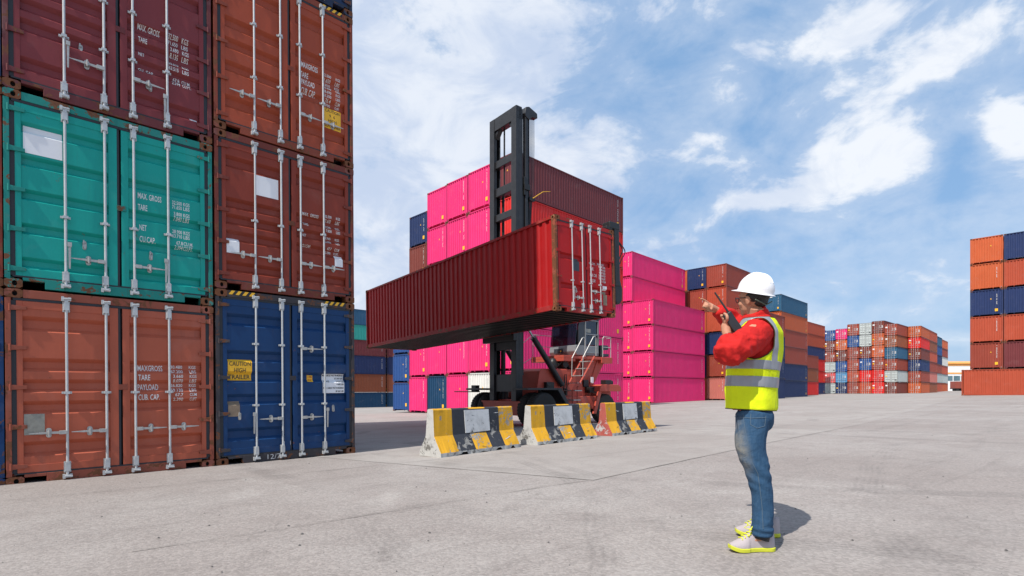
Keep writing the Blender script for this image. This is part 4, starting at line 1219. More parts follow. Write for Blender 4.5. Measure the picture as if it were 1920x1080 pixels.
# carriage and spreader
q = MB(); q.box(-.42, -.22, -1.0, 1.0, 3.3, 5.9); q.box(-.50, -.40, -.9, .9, 5.1, 5.6); q.box(-.50, -.40, -.9, .9, 3.5, 3.8); tp('carriage', q, M['dark_steel'], None, .02)
SI = truck.matrix_basis.inverted() if False else (Matrix.Translation((TM[0], TM[1], tz0)) @ Matrix.Rotation(R(TY), 4, 'Z')).inverted()
toT = SI @ S_MAT     # container space -> truck space
q = MB(); q.box(2.50, 2.86, .25, 11.9, 2.25, 2.56, mat=toT); q.box(2.52, 2.60, .4, 11.8, 1.7, 2.25, mat=toT); tp('spreader_beam', q, M['dark_steel'], None, .02)
for y0 in (.0, 11.75):
    q = MB()
    q.box(2.47, 2.70, y0, y0+.30, .95, 2.86, mat=toT)
    q.prism([(2.47, 1.0), (2.47, .52), (2.53, .42), (2.68, .42), (2.80, .55), (2.82, .90), (2.70, 1.20)], y0+.02, y0+.28, 'y', mat=toT)
    arm = tp('spreader_arm', q, M['dark_steel'], None, .03)
    q = MB(); q.box(2.26, 2.72, y0-.01, y0+.28, 2.66, 2.86, mat=toT); q.box(2.12, 2.40, y0, y0+.26, 2.602, 2.70, mat=toT)
    ob('corner_hook', q.mesh('corner_hook', [M['dark_steel']]), arm, None, .02)
q = MB()
for k in range(2):
    pts = []
    for i in range(13):
        t = i/12; a = PI*t
        pts.append((2.72+(.34-.07*k)*math.sin(a)*(1+.3*math.sin(a*2)), .12+.04*k, 2.42-.85*t+.05*k*math.sin(a)))
    q.tube([tuple(toT @ Vector(p)) for p in pts], .016, 6)
tp('hose', q, M['rubber'])
# chassis
def px2(px, y):          # photo column -> length along the truck for a given side offset
    r = (px-960)/F
    return (r*(TM[1]+.777*y)-TM[0]+.629*y)/(.777-.629*r)
def pz2(py, x, y):       # photo row -> height above the truck's ground
    Y = TM[1]+.629*x+.777*y
    return (HZ-py)/F*Y+1.45
q = MB(); q.box(.1, 5.0, -.62, .62, .50, 1.05); q.box(-.3, .8, -1.25, 1.25, .45, 1.0); q.box(1.9, 4.3, -1.15, 1.15, .62, 1.16); tp('chassis', q, M['truck_paint'], TP, .02)
q = MB(); q.box(-.55, .95, -2.0, -1.05, 1.42, 1.50); q.box(-.55, .95, 1.05, 2.0, 1.42, 1.50); q.prism([(.95, 1.50), (1.15, 1.50), (1.75, .62), (1.60, .62), (.95, 1.42)], -2.0, -1.05, 'y'); q.prism([(.95, 1.50), (1.15, 1.50), (1.75, .62), (1.60, .62), (.95, 1.42)], 1.05, 2.0, 'y'); q.box(.9, 1.35, -1.05, 1.05, 1.0, 1.50)
tp('front_fender', q, M['black_steel'], None, .015)
q = MB(); q.box(-.75, -.25, 1.4, 2.6, 1.33, 1.37); q.box(-.45, -.25, 1.45, 1.75, 1.37, 1.62); tp('front_step', q, M['dark_steel'])
# engine hood
q = MB(); q.prism([(.85, 1.50), (.98, 2.18), (1.10, 2.28), (2.35, 2.28), (3.3, 2.28), (3.5, 1.3), (3.5, 1.1), (.85, 1.1)], -.92, .92, 'y'); tp('engine_hood', q, M['truck_paint'], TP, .03)
q = MB(); q.box(1.20, 1.62, -1.10, -.925, 1.50, 1.74); q.box(1.24, 1.42, -1.12, -.95, 1.56, 1.66); tp('battery_box', q, M['dark_steel'], None, .02)
q = MB(); q.lathe([(.0, 0), (.16, .0), (.19, .06), (.19, .30), (.14, .40), (.08, .46)], 16, 'z', (2.15, -.45, 2.28)); q.lathe([(.15, -.3), (.17, -.25), (.17, .2), (.12, .28)], 14, 'y', (2.65, -.4, 2.50)); q.tube([(2.1, -.5, 2.3), (2.5, -.6, 2.62), (2.9, -.55, 2.5), (3.1, -.45, 2.3)], .07, 10)
tp('air_filter', q, M['dark_steel'], None, 0, True)
q = MB()
for r_, z in ((.05, 1.2), (.05, 1.32)):
    q.tube([(2.20, -1.02, z+.1), (2.26, -1.05, z+.75), (2.34, -1.05, z+.75), (2.40, -1.02, z+.1)], .018, 6)
q.lathe([(.07, 0), (.07, .25), (.03, .3)], 10, 'z', (2.32, -1.04, 1.20)); tp('grab_handle', q, M['dark_steel'])
# rear column carrying the cab deck
q = MB(); q.prism([(3.25, 1.12), (4.05, 1.12), (4.30, 1.7), (4.95, 2.62), (4.95, 2.80), (3.70, 2.80), (3.62, 2.3)], -.80, .80, 'y'); q.box(3.35, 3.42, -.84, -.80, 1.2, 2.7); q.prism([(3.72, 1.14), (3.80, 1.14), (4.55, 2.7), (4.45, 2.7)], -.84, -.80, 'y')
tp('cab_support', q, M['truck_paint'], TP, .02)
q = MB(); q.box(2.25, 5.20, -.98, 1.05, 2.74, 2.86); q.box(2.25, 2.95, -.98, 1.05, 2.62, 2.74); q.box(4.55, 5.25, -1.02, 1.05, 2.60, 2.86); tp('deck', q, M['truck_paint'], TP, .012)
# counterweight, rear fender
q = MB(); q.prism([(4.1, .45), (4.1, 1.20), (4.6, 1.62), (5.3, 1.62), (5.45, 1.3), (5.45, .55), (5.3, .45)], -.78, .78, 'y'); tp('counterweight', q, M['truck_paint'], TP, .05)
q = MB(); q.prism([(3.95, 1.36), (4.02, 1.60), (4.20, 1.66), (5.18, 1.66), (5.35, 1.56), (5.40, 1.36)], -1.42, -.72, 'y'); q.prism([(3.60, .42), (3.78, .42), (4.12, 1.36), (3.92, 1.36)], -1.40, -1.30, 'y'); q.prism([(3.95, 1.36), (4.02, 1.60), (4.20, 1.66), (5.18, 1.66), (5.35, 1.56), (5.40, 1.36)], .72, 1.42, 'y'); tp('rear_fender', q, M['truck_paint'], TP, .02)
q = MB(); q.box(4.55, 4.95, -1.25, -.95, 1.66, 1.86); q.box(4.95, 5.08, -1.22, -1.0, 1.66, 1.82); tp('work_lamp', q, M['dark_steel'], None, .02)
q = MB(); q.box(3.92, 4.06, -.98, -.94, 1.72, 1.98); tp('notice_plate', q, M['white_panel'])
q = MB(); q.box(3.70, 4.25, -1.1, -.80, 1.30, 1.55); q.box(3.55, 3.85, -.9, -.82, 1.55, 1.85); tp('rear_equipment', q, M['dark_steel'], None, .02)
# tyres
def wheel(x, y, r, wd, near):
    q = MB(); h = wd/2
    q.lathe([(r*.56, -h*.92), (r*.78, -h), (r*.93, -h*.95), (r, -h*.70), (r*1.005, 0), (r, h*.70), (r*.93, h*.95), (r*.78, h), (r*.56, h*.92)], 40, 'y', (0, 0, 0))
    for k in range(36):
        a = 2*PI*k/36
        for s in (-1, 1):
            m_ = Matrix.Rotation(a, 4, 'Y'); q.box(r*.985, r*1.02, s*h*.12 if s > 0 else -h*.72, h*.72 if s > 0 else -h*.12, -.022, .022, mat=m_)
    t_ = ob('wheel', q.mesh('wheel', [M['tyre']], True), truck, None, 0, (x, y, r))
    q = MB(); s = -1 if near < 0 else 1
    q.lathe([(r*.57, -h*.8*1), (r*.54, -h*.2), (r*.22, -h*.1), (r*.20, s*h*.7), (r*.15, s*h*.8)] if s > 0 else [(r*.15, -h*.8), (r*.20, -h*.7), (r*.22, h*.1), (r*.54, h*.2), (r*.57, -h*.75), (r*.60, -h*.85)], 28, 'y')
    for k in range(10):
        a = 2*PI*k/10; q.lathe([(.018, -h*.15), (.018, h*.05)], 6, 'y', (r*.38*math.cos(a), s*h*.1, r*.38*math.sin(a)))
    ob('rim', q.mesh('rim', [M['galv_old']], True), t_)
for y in (-1.78, -1.30, 1.30, 1.78): wheel(.30, y, .66, .42, y)
for y in (-1.08, 1.08): wheel(4.55, y, .62, .42, y)
# stairs
for y in (-1.0, -1.62):
    q = MB(); q.prism([(px2(1059, -1.3)-.05, 1.62), (px2(1059, -1.3)+.06, 1.62), (3.72, 2.80), (3.60, 2.80)], y-.02, y+.02, 'y') if False else q.tube([(2.42, y, 1.56), (3.40, y, 2.82)], .038, 4)
    tp('stair_stringer', q, M['truck_paint'], TP, .004)
for i in range(4):
    t = (i+.5)/4.2; x = 2.42+.98*t; z = 1.56+1.26*t
    q = MB(); q.box(x-.11, x+.11, -1.60, -1.02, z-.015, z+.015); tp('stair_tread', q, M['galv_old'])
for z, x in ((1.40, 2.38), (1.02, 2.30), (.68, 2.25)):
    q = MB(); q.box(x-.18, x+.22, -1.68, -.98, z-.02, z+.02); tp('stair_tread', q, M['galv_old'])
q = MB(); q.box(2.14, 2.18, -1.60, -1.56, .66, 1.42); q.box(2.42, 2.46, -1.60, -1.56, .66, 1.56); q.box(2.14, 2.18, -1.04, -1.0, .66, 1.42); tp('step_bracket', q, M['truck_paint'], TP)
for y, o_ in ((-1.62, 0), (-1.0, .0)):
    q = MB(); q.tube([(2.70, y, 1.98), (2.72, y, 2.75), (3.34, y, 3.62), (3.44, y, 3.66), (3.50, y, 3.58), (3.50, y, 2.84)], .019, 6); tp('handrail', q, M['galv_old'])
def rail(pts, mids=()):
    q = MB(); q.tube(pts, .020, 6)
    for a, b in mids: q.tube([a, b], .016, 6)
    tp('guard_rail', q, M['galv_old'])
rail([(4.65, -.98, 2.86), (4.65, -.98, 3.68), (4.72, -.98, 3.76), (5.18, -.98, 3.76), (5.18, -.98, 2.86)], [((4.65, -.98, 3.3), (5.18, -.98, 3.3)), ((5.18, -.98, 3.72), (5.18, .9, 3.72)), ((5.18, -.98, 3.3), (5.18, .9, 3.3)), ((5.18, .9, 2.86), (5.18, .9, 3.72))])
rail([(2.30, .98, 2.86), (2.30, .98, 3.85), (3.6, .98, 3.85), (3.6, .98, 2.86)], [((2.30, .98, 3.35), (3.6, .98, 3.35)), ((2.30, .98, 2.86), (1.45, 1.3, 2.3)), ((2.30, .98, 3.85), (1.45, 1.3, 3.1)), ((1.45, 1.3, 3.1), (1.45, 1.3, 1.6))])
q = MB(); q.box(4.68, 5.12, -.92, -.30, 2.90, 3.02); q.box(4.70, 5.10, -.90, -.35, 3.2, 3.40); q.box(4.70, 4.78, -.90, -.35, 3.02, 3.2); tp('deck_locker', q, M['cab_dark'], None, .01)
# cab
CX0, CX1, CY0, CY1, CZ0, CZ1 = 3.30, 4.58, -.82, .80, 2.88, 4.60
cabm = MB()
# lower body
cabm.prism([(CX0-.10, CZ0+.02), (CX0-.20, CZ0+.20), (CX0-.16, CZ0+.46), (CX1, CZ0+.46), (CX1, CZ0+.02)], CY0, CY1, 'y')
cab = tp('cab', cabm, M['cab_grey'], None, .03)
q = MB(); q.box(CX0-.20, CX1+.05, CY0-.04, CY1+.04, CZ1-.10, CZ1+.02)
for (x, y) in ((CX0+.02, CY0), (CX0+.02, CY1-.07), (CX1-.09, CY0), (CX1-.09, CY1-.07), (CX0+.30, CY0)):
    q.box(x, x+.09, y, y+.07, CZ0+.46, CZ1-.10)
q.box(CX0+.02, CX0+.34, CY0+.004, CY0+.03, CZ0+.46, CZ1-.1)
ob('cab_frame', q.mesh('cab_frame', [M['cab_dark']]), cab, None, .012)
q = MB(); q.prism([(CX0-.155, CZ0+.47), (CX0-.135, CZ0+.47), (CX0-.02, CZ1-.11), (CX0-.04, CZ1-.11)], CY0+.05, CY1-.05, 'y'); ob('windscreen', q.mesh('windscreen', [M['glass']]), cab)
q = MB(); q.box(CX0+.42, CX1-.12, CY0+.02, CY0+.032, CZ0+.50, CZ1-.16); q.box(CX0+.05, CX1-.05, CY1-.04, CY1-.03, CZ0+.48, CZ1-.12); q.box(CX1-.03, CX1-.02, CY0+.08, CY1-.08, CZ0+.5, CZ1-.12); ob('side_glass', q.mesh('side_glass', [M['glass']]), cab)
q = MB()
dx0, dx1, dzz0, dzz1 = CX0+.39, CX1-.05, CZ0+.12, CZ1-.14
for a, b, c_, d_ in ((dx0, dx0+.05, dzz0, dzz1), (dx1-.05, dx1, dzz0, dzz1), (dx0+.05, dx1-.05, dzz1-.05, dzz1), (dx0+.05, dx1-.05, dzz0, dzz0+.05), (dx0+.05, dx1-.05, CZ0+.92, CZ0+.97)): q.box(a, b, CY0-.03, CY0+.015, c_, d_)
ob('cab_door', q.mesh('cab_door', [M['cab_grey']]), cab, None, .008)
q = MB(); q.box(CX0+.45, CX0+.75, CY0-.005, CY0+.008, CZ0+1.02, CZ0+1.18); ob('window_notice', q.mesh('window_notice', [M['grey_plate']]), cab)
q = MB(); q.box(CX0+.5, CX0+.95, -.30, .25, CZ0+.5, CZ0+.62); q.box(CX0+.85, CX0+.97, -.28, .22, CZ0+.6, CZ0+1.25); ob('driver_seat', q.mesh('driver_seat', [M['rubber']]), cab, None, .03)
q = MB(); q.box(CX0-.24, CX0-.16, -.05, .45, CZ0+.12, CZ0+.34); q.lathe([(.07, 0), (.08, .05)], 12, 'x', (CX0-.28, .12, CZ0+.25)); ob('headlamp', q.mesh('headlamp', [M['cab_dark']]), cab, None, .01)
q = MB(); q.box(CX0-.255, CX0-.24, -.02, .14, CZ0+.20, CZ0+.25); ob('front_badge', q.mesh('front_badge', [M['yellow_mark']]), cab)

# ---------------------------------------------------- the worker
PO = Vector((1.58, 3.42, CAMZ-1.035))     # between his feet
def W3(px, py, Y):
    return Vector(((px-960)/F*Y, Y, (HZ-py)/F*Y+CAMZ))-PO
def mat_cloth(name, col, rough=.8, bumps=.35, bs=14, extra=None, sheen=.0, bd=.012):
    m, t, b = material(name)
    oc = t.new('ShaderNodeTexCoord').outputs['Object']
    n = t.noise(oc, 7, 5, .6); c = t.mix(n, (*[x*.8 for x in col], 1), (*[min(1, x*1.15) for x in col], 1))
    if extra: c = extra(t, oc, c)
    t.l.new(c, b.inputs['Base Color']); b.inputs['Roughness'].default_value = rough; b.inputs['Specular IOR Level'].default_value = .2
    bp = t.new('ShaderNodeBump'); bp.inputs['Strength'].default_value = bumps; bp.inputs['Distance'].default_value = bd
    t.put(bp.inputs['Height'], t.m('ADD', t.noise(oc, bs, 4, .6, .6), t.m('MULTIPLY', t.noise(oc, 260, 2, .5), .05))); t.l.new(bp.outputs[0], b.inputs['Normal'])
    return m
M['skin'] = mat_cloth('skin', (.50, .245, .155), .5, .1, 30)
M['jacket'] = mat_cloth('red_jacket', (.50, .016, .014), .8, .7, 9, bd=.03)
M['vest'] = mat_cloth('yellow_vest', (.70, .80, .010), .7, .6, 7, bd=.022)
M['vest_edge'] = mat_cloth('vest_binding', (.05, .05, .02), .8)
M['reflect'] = simple('reflective_tape', (.26, .27, .30), .35, .1, .08, 20)
def jean(t, oc, c):
    # bleached fronts of the thighs: wear that belongs to the cloth
    gm = t.new('ShaderNodeSeparateXYZ'); t.l.new(oc, gm.inputs[0])
    fx = t.ramp(t.m('ADD', gm.outputs[0], t.m('MULTIPLY', gm.outputs[2], .13)), .03, -.07)
    fz = t.m('MULTIPLY', t.ramp(gm.outputs[2], .40, .55), t.ramp(gm.outputs[2], .95, .80))
    nn = t.ramp(t.noise(oc, 9, 5, .7, .5), .25, .7)
    c = t.mix(t.m('MULTIPLY', t.m('MULTIPLY', fx, fz), nn), c, (.34, .31, .24, 1))
    wv = t.ramp(t.noise(t.vscale(oc, (60, 60, 9)), 1.5, 4, .7), .35, .75)
    return t.mix(t.m('MULTIPLY', wv, .30), c, (.075, .135, .21, 1))
M['denim'] = mat_cloth('denim', (.024, .068, .135), .85, .7, 10, jean, bd=.02)
M['helmet'] = simple('white_helmet', (.80, .80, .82), .25, 0, .02, 3)
M['hair'] = simple('dark_hair', (.012, .010, .009), .5, 0, .2, 60, .6, 120)
M['shoe'] = mat_cloth('grey_shoe', (.42, .37, .38), .8, .15, 60)
M['lime'] = simple('lime_sole', (.60, .62, .04), .6, 0, .10, 8)
M['radio'] = simple('radio_case', (.018, .018, .02), .45, 0, .1, 20)
M['frame_dark'] = simple('glasses_frame', (.02, .02, .02), .3)
M['liner'] = simple('helmet_liner', (.09, .12, .09), .7)

def limb(mb, pts, rs, n=14, sub=6, sq=None):
    """smooth tapering limb through joints (Catmull-Rom)"""
    P = [Vector(p) for p in pts]; out = []; rad = []
    for i in range(len(P)-1):
        p0 = P[max(i-1, 0)]; p1 = P[i]; p2 = P[i+1]; p3 = P[min(i+2, len(P)-1)]
        for k in range(sub):
            t = k/sub
            out.append(.5*((2*p1)+(p2-p0)*t+(2*p0-5*p1+4*p2-p3)*t*t+(-p0+3*p1-3*p2+p3)*t**3)); rad.append(rs[i]+(rs[i+1]-rs[i])*t)
    out.append(P[-1]); rad.append(rs[-1])
    mb.tube(out, rad, n)
def ball(mb, c, rx, ry, rz, n=16, rot=None):
    vs = []; fs = []; m = n//2
    for i in range(m+1):
        th = PI*i/m
        for k in range(n):
            a = 2*PI*k/n
            v = Vector((rx*math.sin(th)*math.cos(a), ry*math.sin(th)*math.sin(a), rz*math.cos(th)))
            if rot is not None: v = rot @ v
            vs.append(v+Vector(c))
    for i in range(m):
        for k in range(n): fs.append((i*n+k, i*n+(k+1) % n, (i+1)*n+(k+1) % n, (i+1)*n+k))
    mb.add(vs, fs)
def fuse(mb, vox, smooth=6, name='m', wr=None):
    """melt overlapping shapes into one continuous skin"""
    me = mb.mesh(name, [])
    o = bpy.data.objects.new('tmp', me); COL.objects.link(o)
    r = o.modifiers.new('r', 'REMESH'); r.mode = 'VOXEL'; r.voxel_size = vox; r.use_smooth_shade = True
    s = o.modifiers.new('s', 'SMOOTH'); s.factor = .5; s.iterations = smooth
    bpy.context.view_layer.update()
    out = bpy.data.meshes.new_from_object(o.evaluated_get(bpy.context.evaluated_depsgraph_get()))
    out.name = name
    bpy.data.objects.remove(o)
    if wr:
        n = len(out.vertices); nm = [v.normal.copy() for v in out.vertices]
        for v, nn in zip(out.vertices, nm): v.co += nn*wr(v.co)
    out.polygons.foreach_set('use_smooth', [True]*len(out.polygons)); out.update()
    return out

# facing directions (forward, left)
fT = Vector((-.80, .60, 0)).normalized(); lT = Vector((-fT.y, fT.x, 0))
hipC = W3(1411, 775, 3.50)
shN = W3(1419, 618, 3.39); shF = W3(1432, 610, 3.70)
chest = W3(1420, 650, 3.53)
neck0 = W3(1418, 600, 3.53); headC = W3(1413, 562, 3.53)
elN = W3(1366, 662, 3.27); wrN = W3(1366, 634, 3.42); haN = W3(1358, 610, 3.465)
elF = W3(1386, 610, 4.0); wrF = W3(1341, 580, 3.95); haF = W3(1328, 577, 3.93)
hN = W3(1416, 778, 3.42); knN = W3(1424, 884, 3.38); anN = W3(1433, 988, 3.36)
hF = W3(1408, 776, 3.60); knF = W3(1422, 880, 3.66); anF = W3(1432, 968, 3.72)
fH = Vector((-.50, .86, .08)).normalized(); lH = Vector((0, 0, 1)).cross(fH).normalized(); uH = fH.cross(lH)

body = MB()
# head: skull, jaw, nose, ears, lips
HM = Matrix((fH, lH, uH)).transposed()
def hp(f, l, u): return headC + HM @ Vector((f, l, u))
ball(body, hp(-.005, 0, .035), .097, .076, .098, 20, HM)
ball(body, hp(.030, 0, -.030), .066, .060, .078, 18, HM)
ball(body, hp(.055, 0, -.085), .032, .034, .026, 12, HM)
ball(body, hp(.098, 0, -.018), .022, .013, .020, 10, HM)
limb(body, [hp(.088, 0, .018), hp(.104, 0, -.012)], [.009, .012], 8, 3)
ball(body, hp(.083, 0, -.052), .016, .024, .007, 10, HM); ball(body, hp(.081, 0, -.064), .015, .021, .007, 10, HM)
ball(body, hp(.075, .0, .030), .022, .052, .012, 12, HM)
for s in (1, -1):
    ball(body, hp(-.012, s*.076, -.012), .019, .009, .031, 12, HM); ball(body, hp(-.010, s*.082, -.004), .015, .007, .020, 10, HM)
    ball(body, hp(.052, s*.045, -.028), .026, .022, .024, 10, HM)
limb(body, [hp(-.030, 0, -.05), neck0+Vector((0, 0, .02)), neck0-Vector((0, 0, .06)), chest], [.058, .058, .075, .10], 14, 4)
limb(body, [chest+Vector((0, 0, .05)), (chest+hipC)/2, hipC], [.10, .095, .085], 14, 4)
for a, b, c_ in ((shN, elN, wrN), (shF, elF, wrF)):
    limb(body, [chest+Vector((0, 0, .07)), a, b, c_], [.07, .055, .042, .026], 12, 5)
for a, m_, b, c_ in ((W3(1413, 775, 3.46), W3(1408, 835, 3.41), knN, anN), (W3(1411, 776, 3.56), W3(1408, 835, 3.63), knF, anF)):
    limb(body, [a, m_, b, c_], [.060, .058, .046, .033], 12, 6)
    limb(body, [c_, c_+Vector((-.01, 0, -.06)), c_+Vector((-.10, 0, -.095))], [.028, .022, .014], 10, 3)
def finger(root, pts, r0, mb):
    limb(mb, [root]+pts, [r0*1.08, r0, r0*.95, r0*.80][:len(pts)+1], 10, 4)
# left hand closed round the radio
RD = (W3(1352, 578, 3.46)-W3(1378, 616, 3.44)).normalized()    # radio long axis, upwards
rc = W3(1371, 602, 3.425)
limb(body, [wrN, wrN+(haN-wrN)*.45, haN+Vector((.012, -.01, -.01))], [.026, .030, .036], 12, 4)
ball(body, haN+Vector((.012, -.005, -.012)), .036, .024, .042, 14)
side = RD.cross(Vector((0, 1, 0))).normalized()
for i in range(4):
    b0_ = rc+RD*(.045-.023*i)
    finger(haN+Vector((.0, .0, .030-.019*i)), [b0_+Vector((-.034, .006, 0)), b0_+Vector((-.022, .030, -.003)), b0_+Vector((.012, .032, -.006))], .0092 if i < 3 else .008, body)
finger(haN+Vector((.006, -.016, .004)), [rc+Vector((-.034, -.020, .012)), rc+Vector((-.036, -.014, .036)), rc+RD*.072+Vector((-.012, -.010, -.010))], .0105, body)
# right hand pointing
haF = W3(1331, 576, 3.93); tip = W3(1309, 561, 3.90); pd = (tip-haF).normalized(); pu = Vector((0, 0, 1)); pu = (pu-pd*pu.dot(pd)).normalized(); pn = pd.cross(pu)
if pn.y > 0: pn = -pn          # towards the viewer's side: the back of the curled fingers
limb(body, [wrF, wrF+(haF-wrF)*.5, haF], [.025, .028, .030], 12, 4)
ball(body, haF, .040, .017, .034, 14, Matrix((pd, pn, pu)).transposed())
def hq(a, b, c_): return haF+pd*a+pu*b+pn*c_
finger(hq(.028, .020, 0), [hq(.052, .022, 0), hq(.076, .020, 0), hq(.100, .016, 0)], .0088, body)
for i, (b_, r_) in enumerate(((.004, .0088), (-.012, .0085), (-.026, .0076))):
    finger(hq(.026, b_, 0), [hq(.054, b_-.004, .004), hq(.056, b_-.006, .024), hq(.030, b_-.004, .028)], r_, body)
finger(hq(-.012, -.020, .014), [hq(.014, -.030, .026), hq(.036, -.022, .036), hq(.050, -.010, .036)], .0095, body)
bme = fuse(body, .0046, 3, 'person'); bme.materials.append(M['skin'])
person = bpy.data.objects.new('person', bme); COL.objects.link(person); person.location = PO
tag(person, 'worker in white hard hat, red jacket and yellow vest, pointing left', 'person')

def fold(amp, sc_, seed=0, stretch=(1, 1, 1)):
    def f(co):
        p = (co.x*sc_*stretch[0]+seed, co.y*sc_*stretch[1], co.z*sc_*stretch[2])
        return amp*(1-2*abs(noise.noise(p)))+amp*.5*noise.noise((p[0]*2.6, p[1]*2.6, p[2]*2.6))
    return f
# jeans
jm = MB()
ball(jm, W3(1415, 782, 3.50), .105, .150, .10, 18); ball(jm, W3(1430, 788, 3.46), .065, .07, .075, 14); ball(jm, W3(1428, 786, 3.58), .065, .07, .075, 14)
limb(jm, [W3(1413, 775, 3.44), W3(1408, 835, 3.41), W3(1421, 885, 3.38), W3(1428, 925, 3.37), W3(1430, 960, 3.36), W3(1429, 1003, 3.36)], [.100, .092, .070, .063, .061, .062], 18, 8)
limb(jm, [W3(1409, 776, 3.58), W3(1408, 835, 3.63), W3(1420, 880, 3.67), W3(1428, 920, 3.70), W3(1429, 981, 3.72)], [.098, .092, .070, .063, .062], 18, 8)
for k, (z, r_) in enumerate(((998, .064), (990, .067), (981, .063))):
    c_ = W3(1430, z, 3.36); jm.lathe([(r_*.6, -.014), (r_, -.008), (r_*1.02, .004), (r_*.7, .014)], 20, 'z', c_)
def jf(co):
    low = max(0, 1-co.z/.25)
    v = fold(.0050, 7, 3, (1, 1, .8))(co)+.0045*low*math.sin(co.z*130+co.x*30+2*noise.noise(co*9))
    kn = math.exp(-((co.z-.50)/.09)**2); v += .0035*kn*math.sin(co.z*90+co.x*60+3*noise.noise(co*8))
    return v
jme = fuse(jm, .0065, 5, 'jeans', jf); jme.materials.append(M['denim'])
def child(name, me, parent=None): 
    o = bpy.data.objects.new(name, me); COL.objects.link(o); o.parent = parent or person; return o
jeans = child('jeans', jme)
# outer seam, back pocket and turn-ups, laid on the surface of the denim
from mathutils.bvhtree import BVHTree
bvh = BVHTree.FromPolygons([v.co for v in jme.vertices], [tuple(p.vertices) for p in jme.polygons])
CAMP = -PO+Vector((0, 0, CAMZ))
def on_jeans(px, py):
    d = Vector(((px-960)/F, 1, (HZ-py)/F)).normalized()
    h = bvh.ray_cast(CAMP, d)
    return (h[0]-d*.001) if h[0] is not None else W3(px, py, 3.35)
def stitch(pts, r_):
    out = []
    for a, b in zip(pts[:-1], pts[1:]):
        for k in range(6): out.append(on_jeans(a[0]+(b[0]-a[0])*k/6, a[1]+(b[1]-a[1])*k/6))
    out.append(on_jeans(*pts[-1]))
    q = MB(); q.tube(out, r_, 6); return q
M['thread'] = simple('seam_thread', (.075, .115, .16), .9)
child('seam', stitch([(1393, 774), (1396, 800), (1402, 829), (1410, 867), (1421, 888), (1426, 924), (1429, 953), (1431, 992)], .0022).mesh('seam', [M['thread']]), jeans)
child('back_pocket', stitch([(1408, 776), (1407, 796), (1420, 803), (1434, 799), (1436, 780)], .0022).mesh('back_pocket', [M['thread']]), jeans)
child('belt_line', stitch([(1378, 781), (1395, 783), (1408, 784), (1436, 783)], .0022).mesh('belt_line', [M['thread']]), jeans)

# jacket
jk = MB()
tor = [W3(1409, 767, 3.52), W3(1408, 728, 3.53), W3(1412, 690, 3.54), W3(1418, 655, 3.545), W3(1424, 625, 3.545), W3(1424, 603, 3.54), W3(1421, 592, 3.54)]
def torso_loft(mb, wid, dep, grow=0, n=28, top=7):
    """cross sections: wid = half width across the shoulders (along lT), dep = half depth (along fT)"""
    vs = []; fs = []
    secs = []
    m = len(tor)
    for i in range(m-1):
        for k in range(5):
            t = k/5; secs.append((tor[i].lerp(tor[i+1], t), wid[i]+(wid[i+1]-wid[i])*t, dep[i]+(dep[i+1]-dep[i])*t))
    secs.append((tor[-1], wid[-1], dep[-1]))
    for c_, w_, d_ in secs:
        for k in range(n):
            a = 2*PI*k/n; ca, sa = math.cos(a), math.sin(a)
            e = .8
            x = math.copysign(abs(ca)**e, ca)*(d_+grow); y = math.copysign(abs(sa)**e, sa)*(w_+grow)
            vs.append(c_+fT*x+lT*y)
    for i in range(len(secs)-1):
        for k in range(n): fs.append((i*n+k, i*n+(k+1) % n, (i+1)*n+(k+1) % n, (i+1)*n+k))
    fs.append(tuple(range(n))); fs.append(tuple(range((len(secs)-1)*n, len(secs)*n)))
    mb.add(vs, fs)
WID = [.140, .160, .175, .186, .176, .112, .075]; DEP = [.112, .128, .134, .130, .112, .078, .064]
torso_loft(jk, WID, DEP)
limb(jk, [shN+lT*-.05+Vector((0, 0, .0)), shN+Vector((-.03, .0, -.06)), shN.lerp(elN, .55)+Vector((.005, 0, -.01)), elN, elN.lerp(wrN, .55)+Vector((-.004, 0, 0)), wrN+Vector((0, 0, -.012))], [.090, .093, .086, .076, .057, .041], 18, 7)
limb(jk, [shF+lT*.05, shF+Vector((0, .03, -.02)), shF.lerp(elF, .6), elF, elF.lerp(wrF, .5), wrF+Vector((.02, 0, -.002))], [.085, .088, .082, .076, .064, .043], 18, 7)
# collar
limb(jk, [W3(1421, 610, 3.54), W3(1417, 592, 3.535), W3(1413, 584, 3.53)], [.105, .078, .074], 18, 4)
def jkf(co):
    d = min((co-elN).length, (co-elF).length)
    k = math.exp(-(d/.16)**2)
    ax_ = (elN-shN).normalized(); t = (co-shN).dot(ax_)
    return fold(.010, 9.5, 1, (1, 1, 1.3))(co)*(.6+k)+.0075*k*math.sin(t*70+co.y*20+4*noise.noise(co*9))+.0035*abs(noise.noise(co*24))
kme = fuse(jk, .0060, 5, 'jacket', jkf); kme.materials.append(M['jacket'])
child('jacket', kme)

# vest: a shell round the torso with armholes
WID[0] += .012; DEP[0] += .016; vm = MB(); torso_loft(vm, WID, DEP, .016)
ball(vm, shN+Vector((.01, .01, -.005)), .075, .06, .055, 14); ball(vm, shF+Vector((0, -.02, -.005)), .075, .06, .055, 14)
def vf(co): return fold(.008, 8, 5, (1, 1, .6))(co)+.006
vme = fuse(vm, .0065, 6, 'vest', vf)
bm = bmesh.new(); bm.from_mesh(vme)
def cut(co, no): bmesh.ops.bisect_plane(bm, geom=bm.verts[:]+bm.edges[:]+bm.faces[:], plane_co=co, plane_no=no)
zs_ = [(W3(1412, 768, 3.52).z), W3(1412, 726, 3.52).z+.0, W3(1412, 707, 3.52).z, W3(1412, 694, 3.52).z, W3(1412, 678, 3.52).z]
slope = Vector((.045, 0, 1)).normalized()
for z in zs_: cut(Vector((tor[2].x, 0, z)), slope)
for s in (.084, .130, -.084, -.130): cut(tor[3]+lT*s, lT)
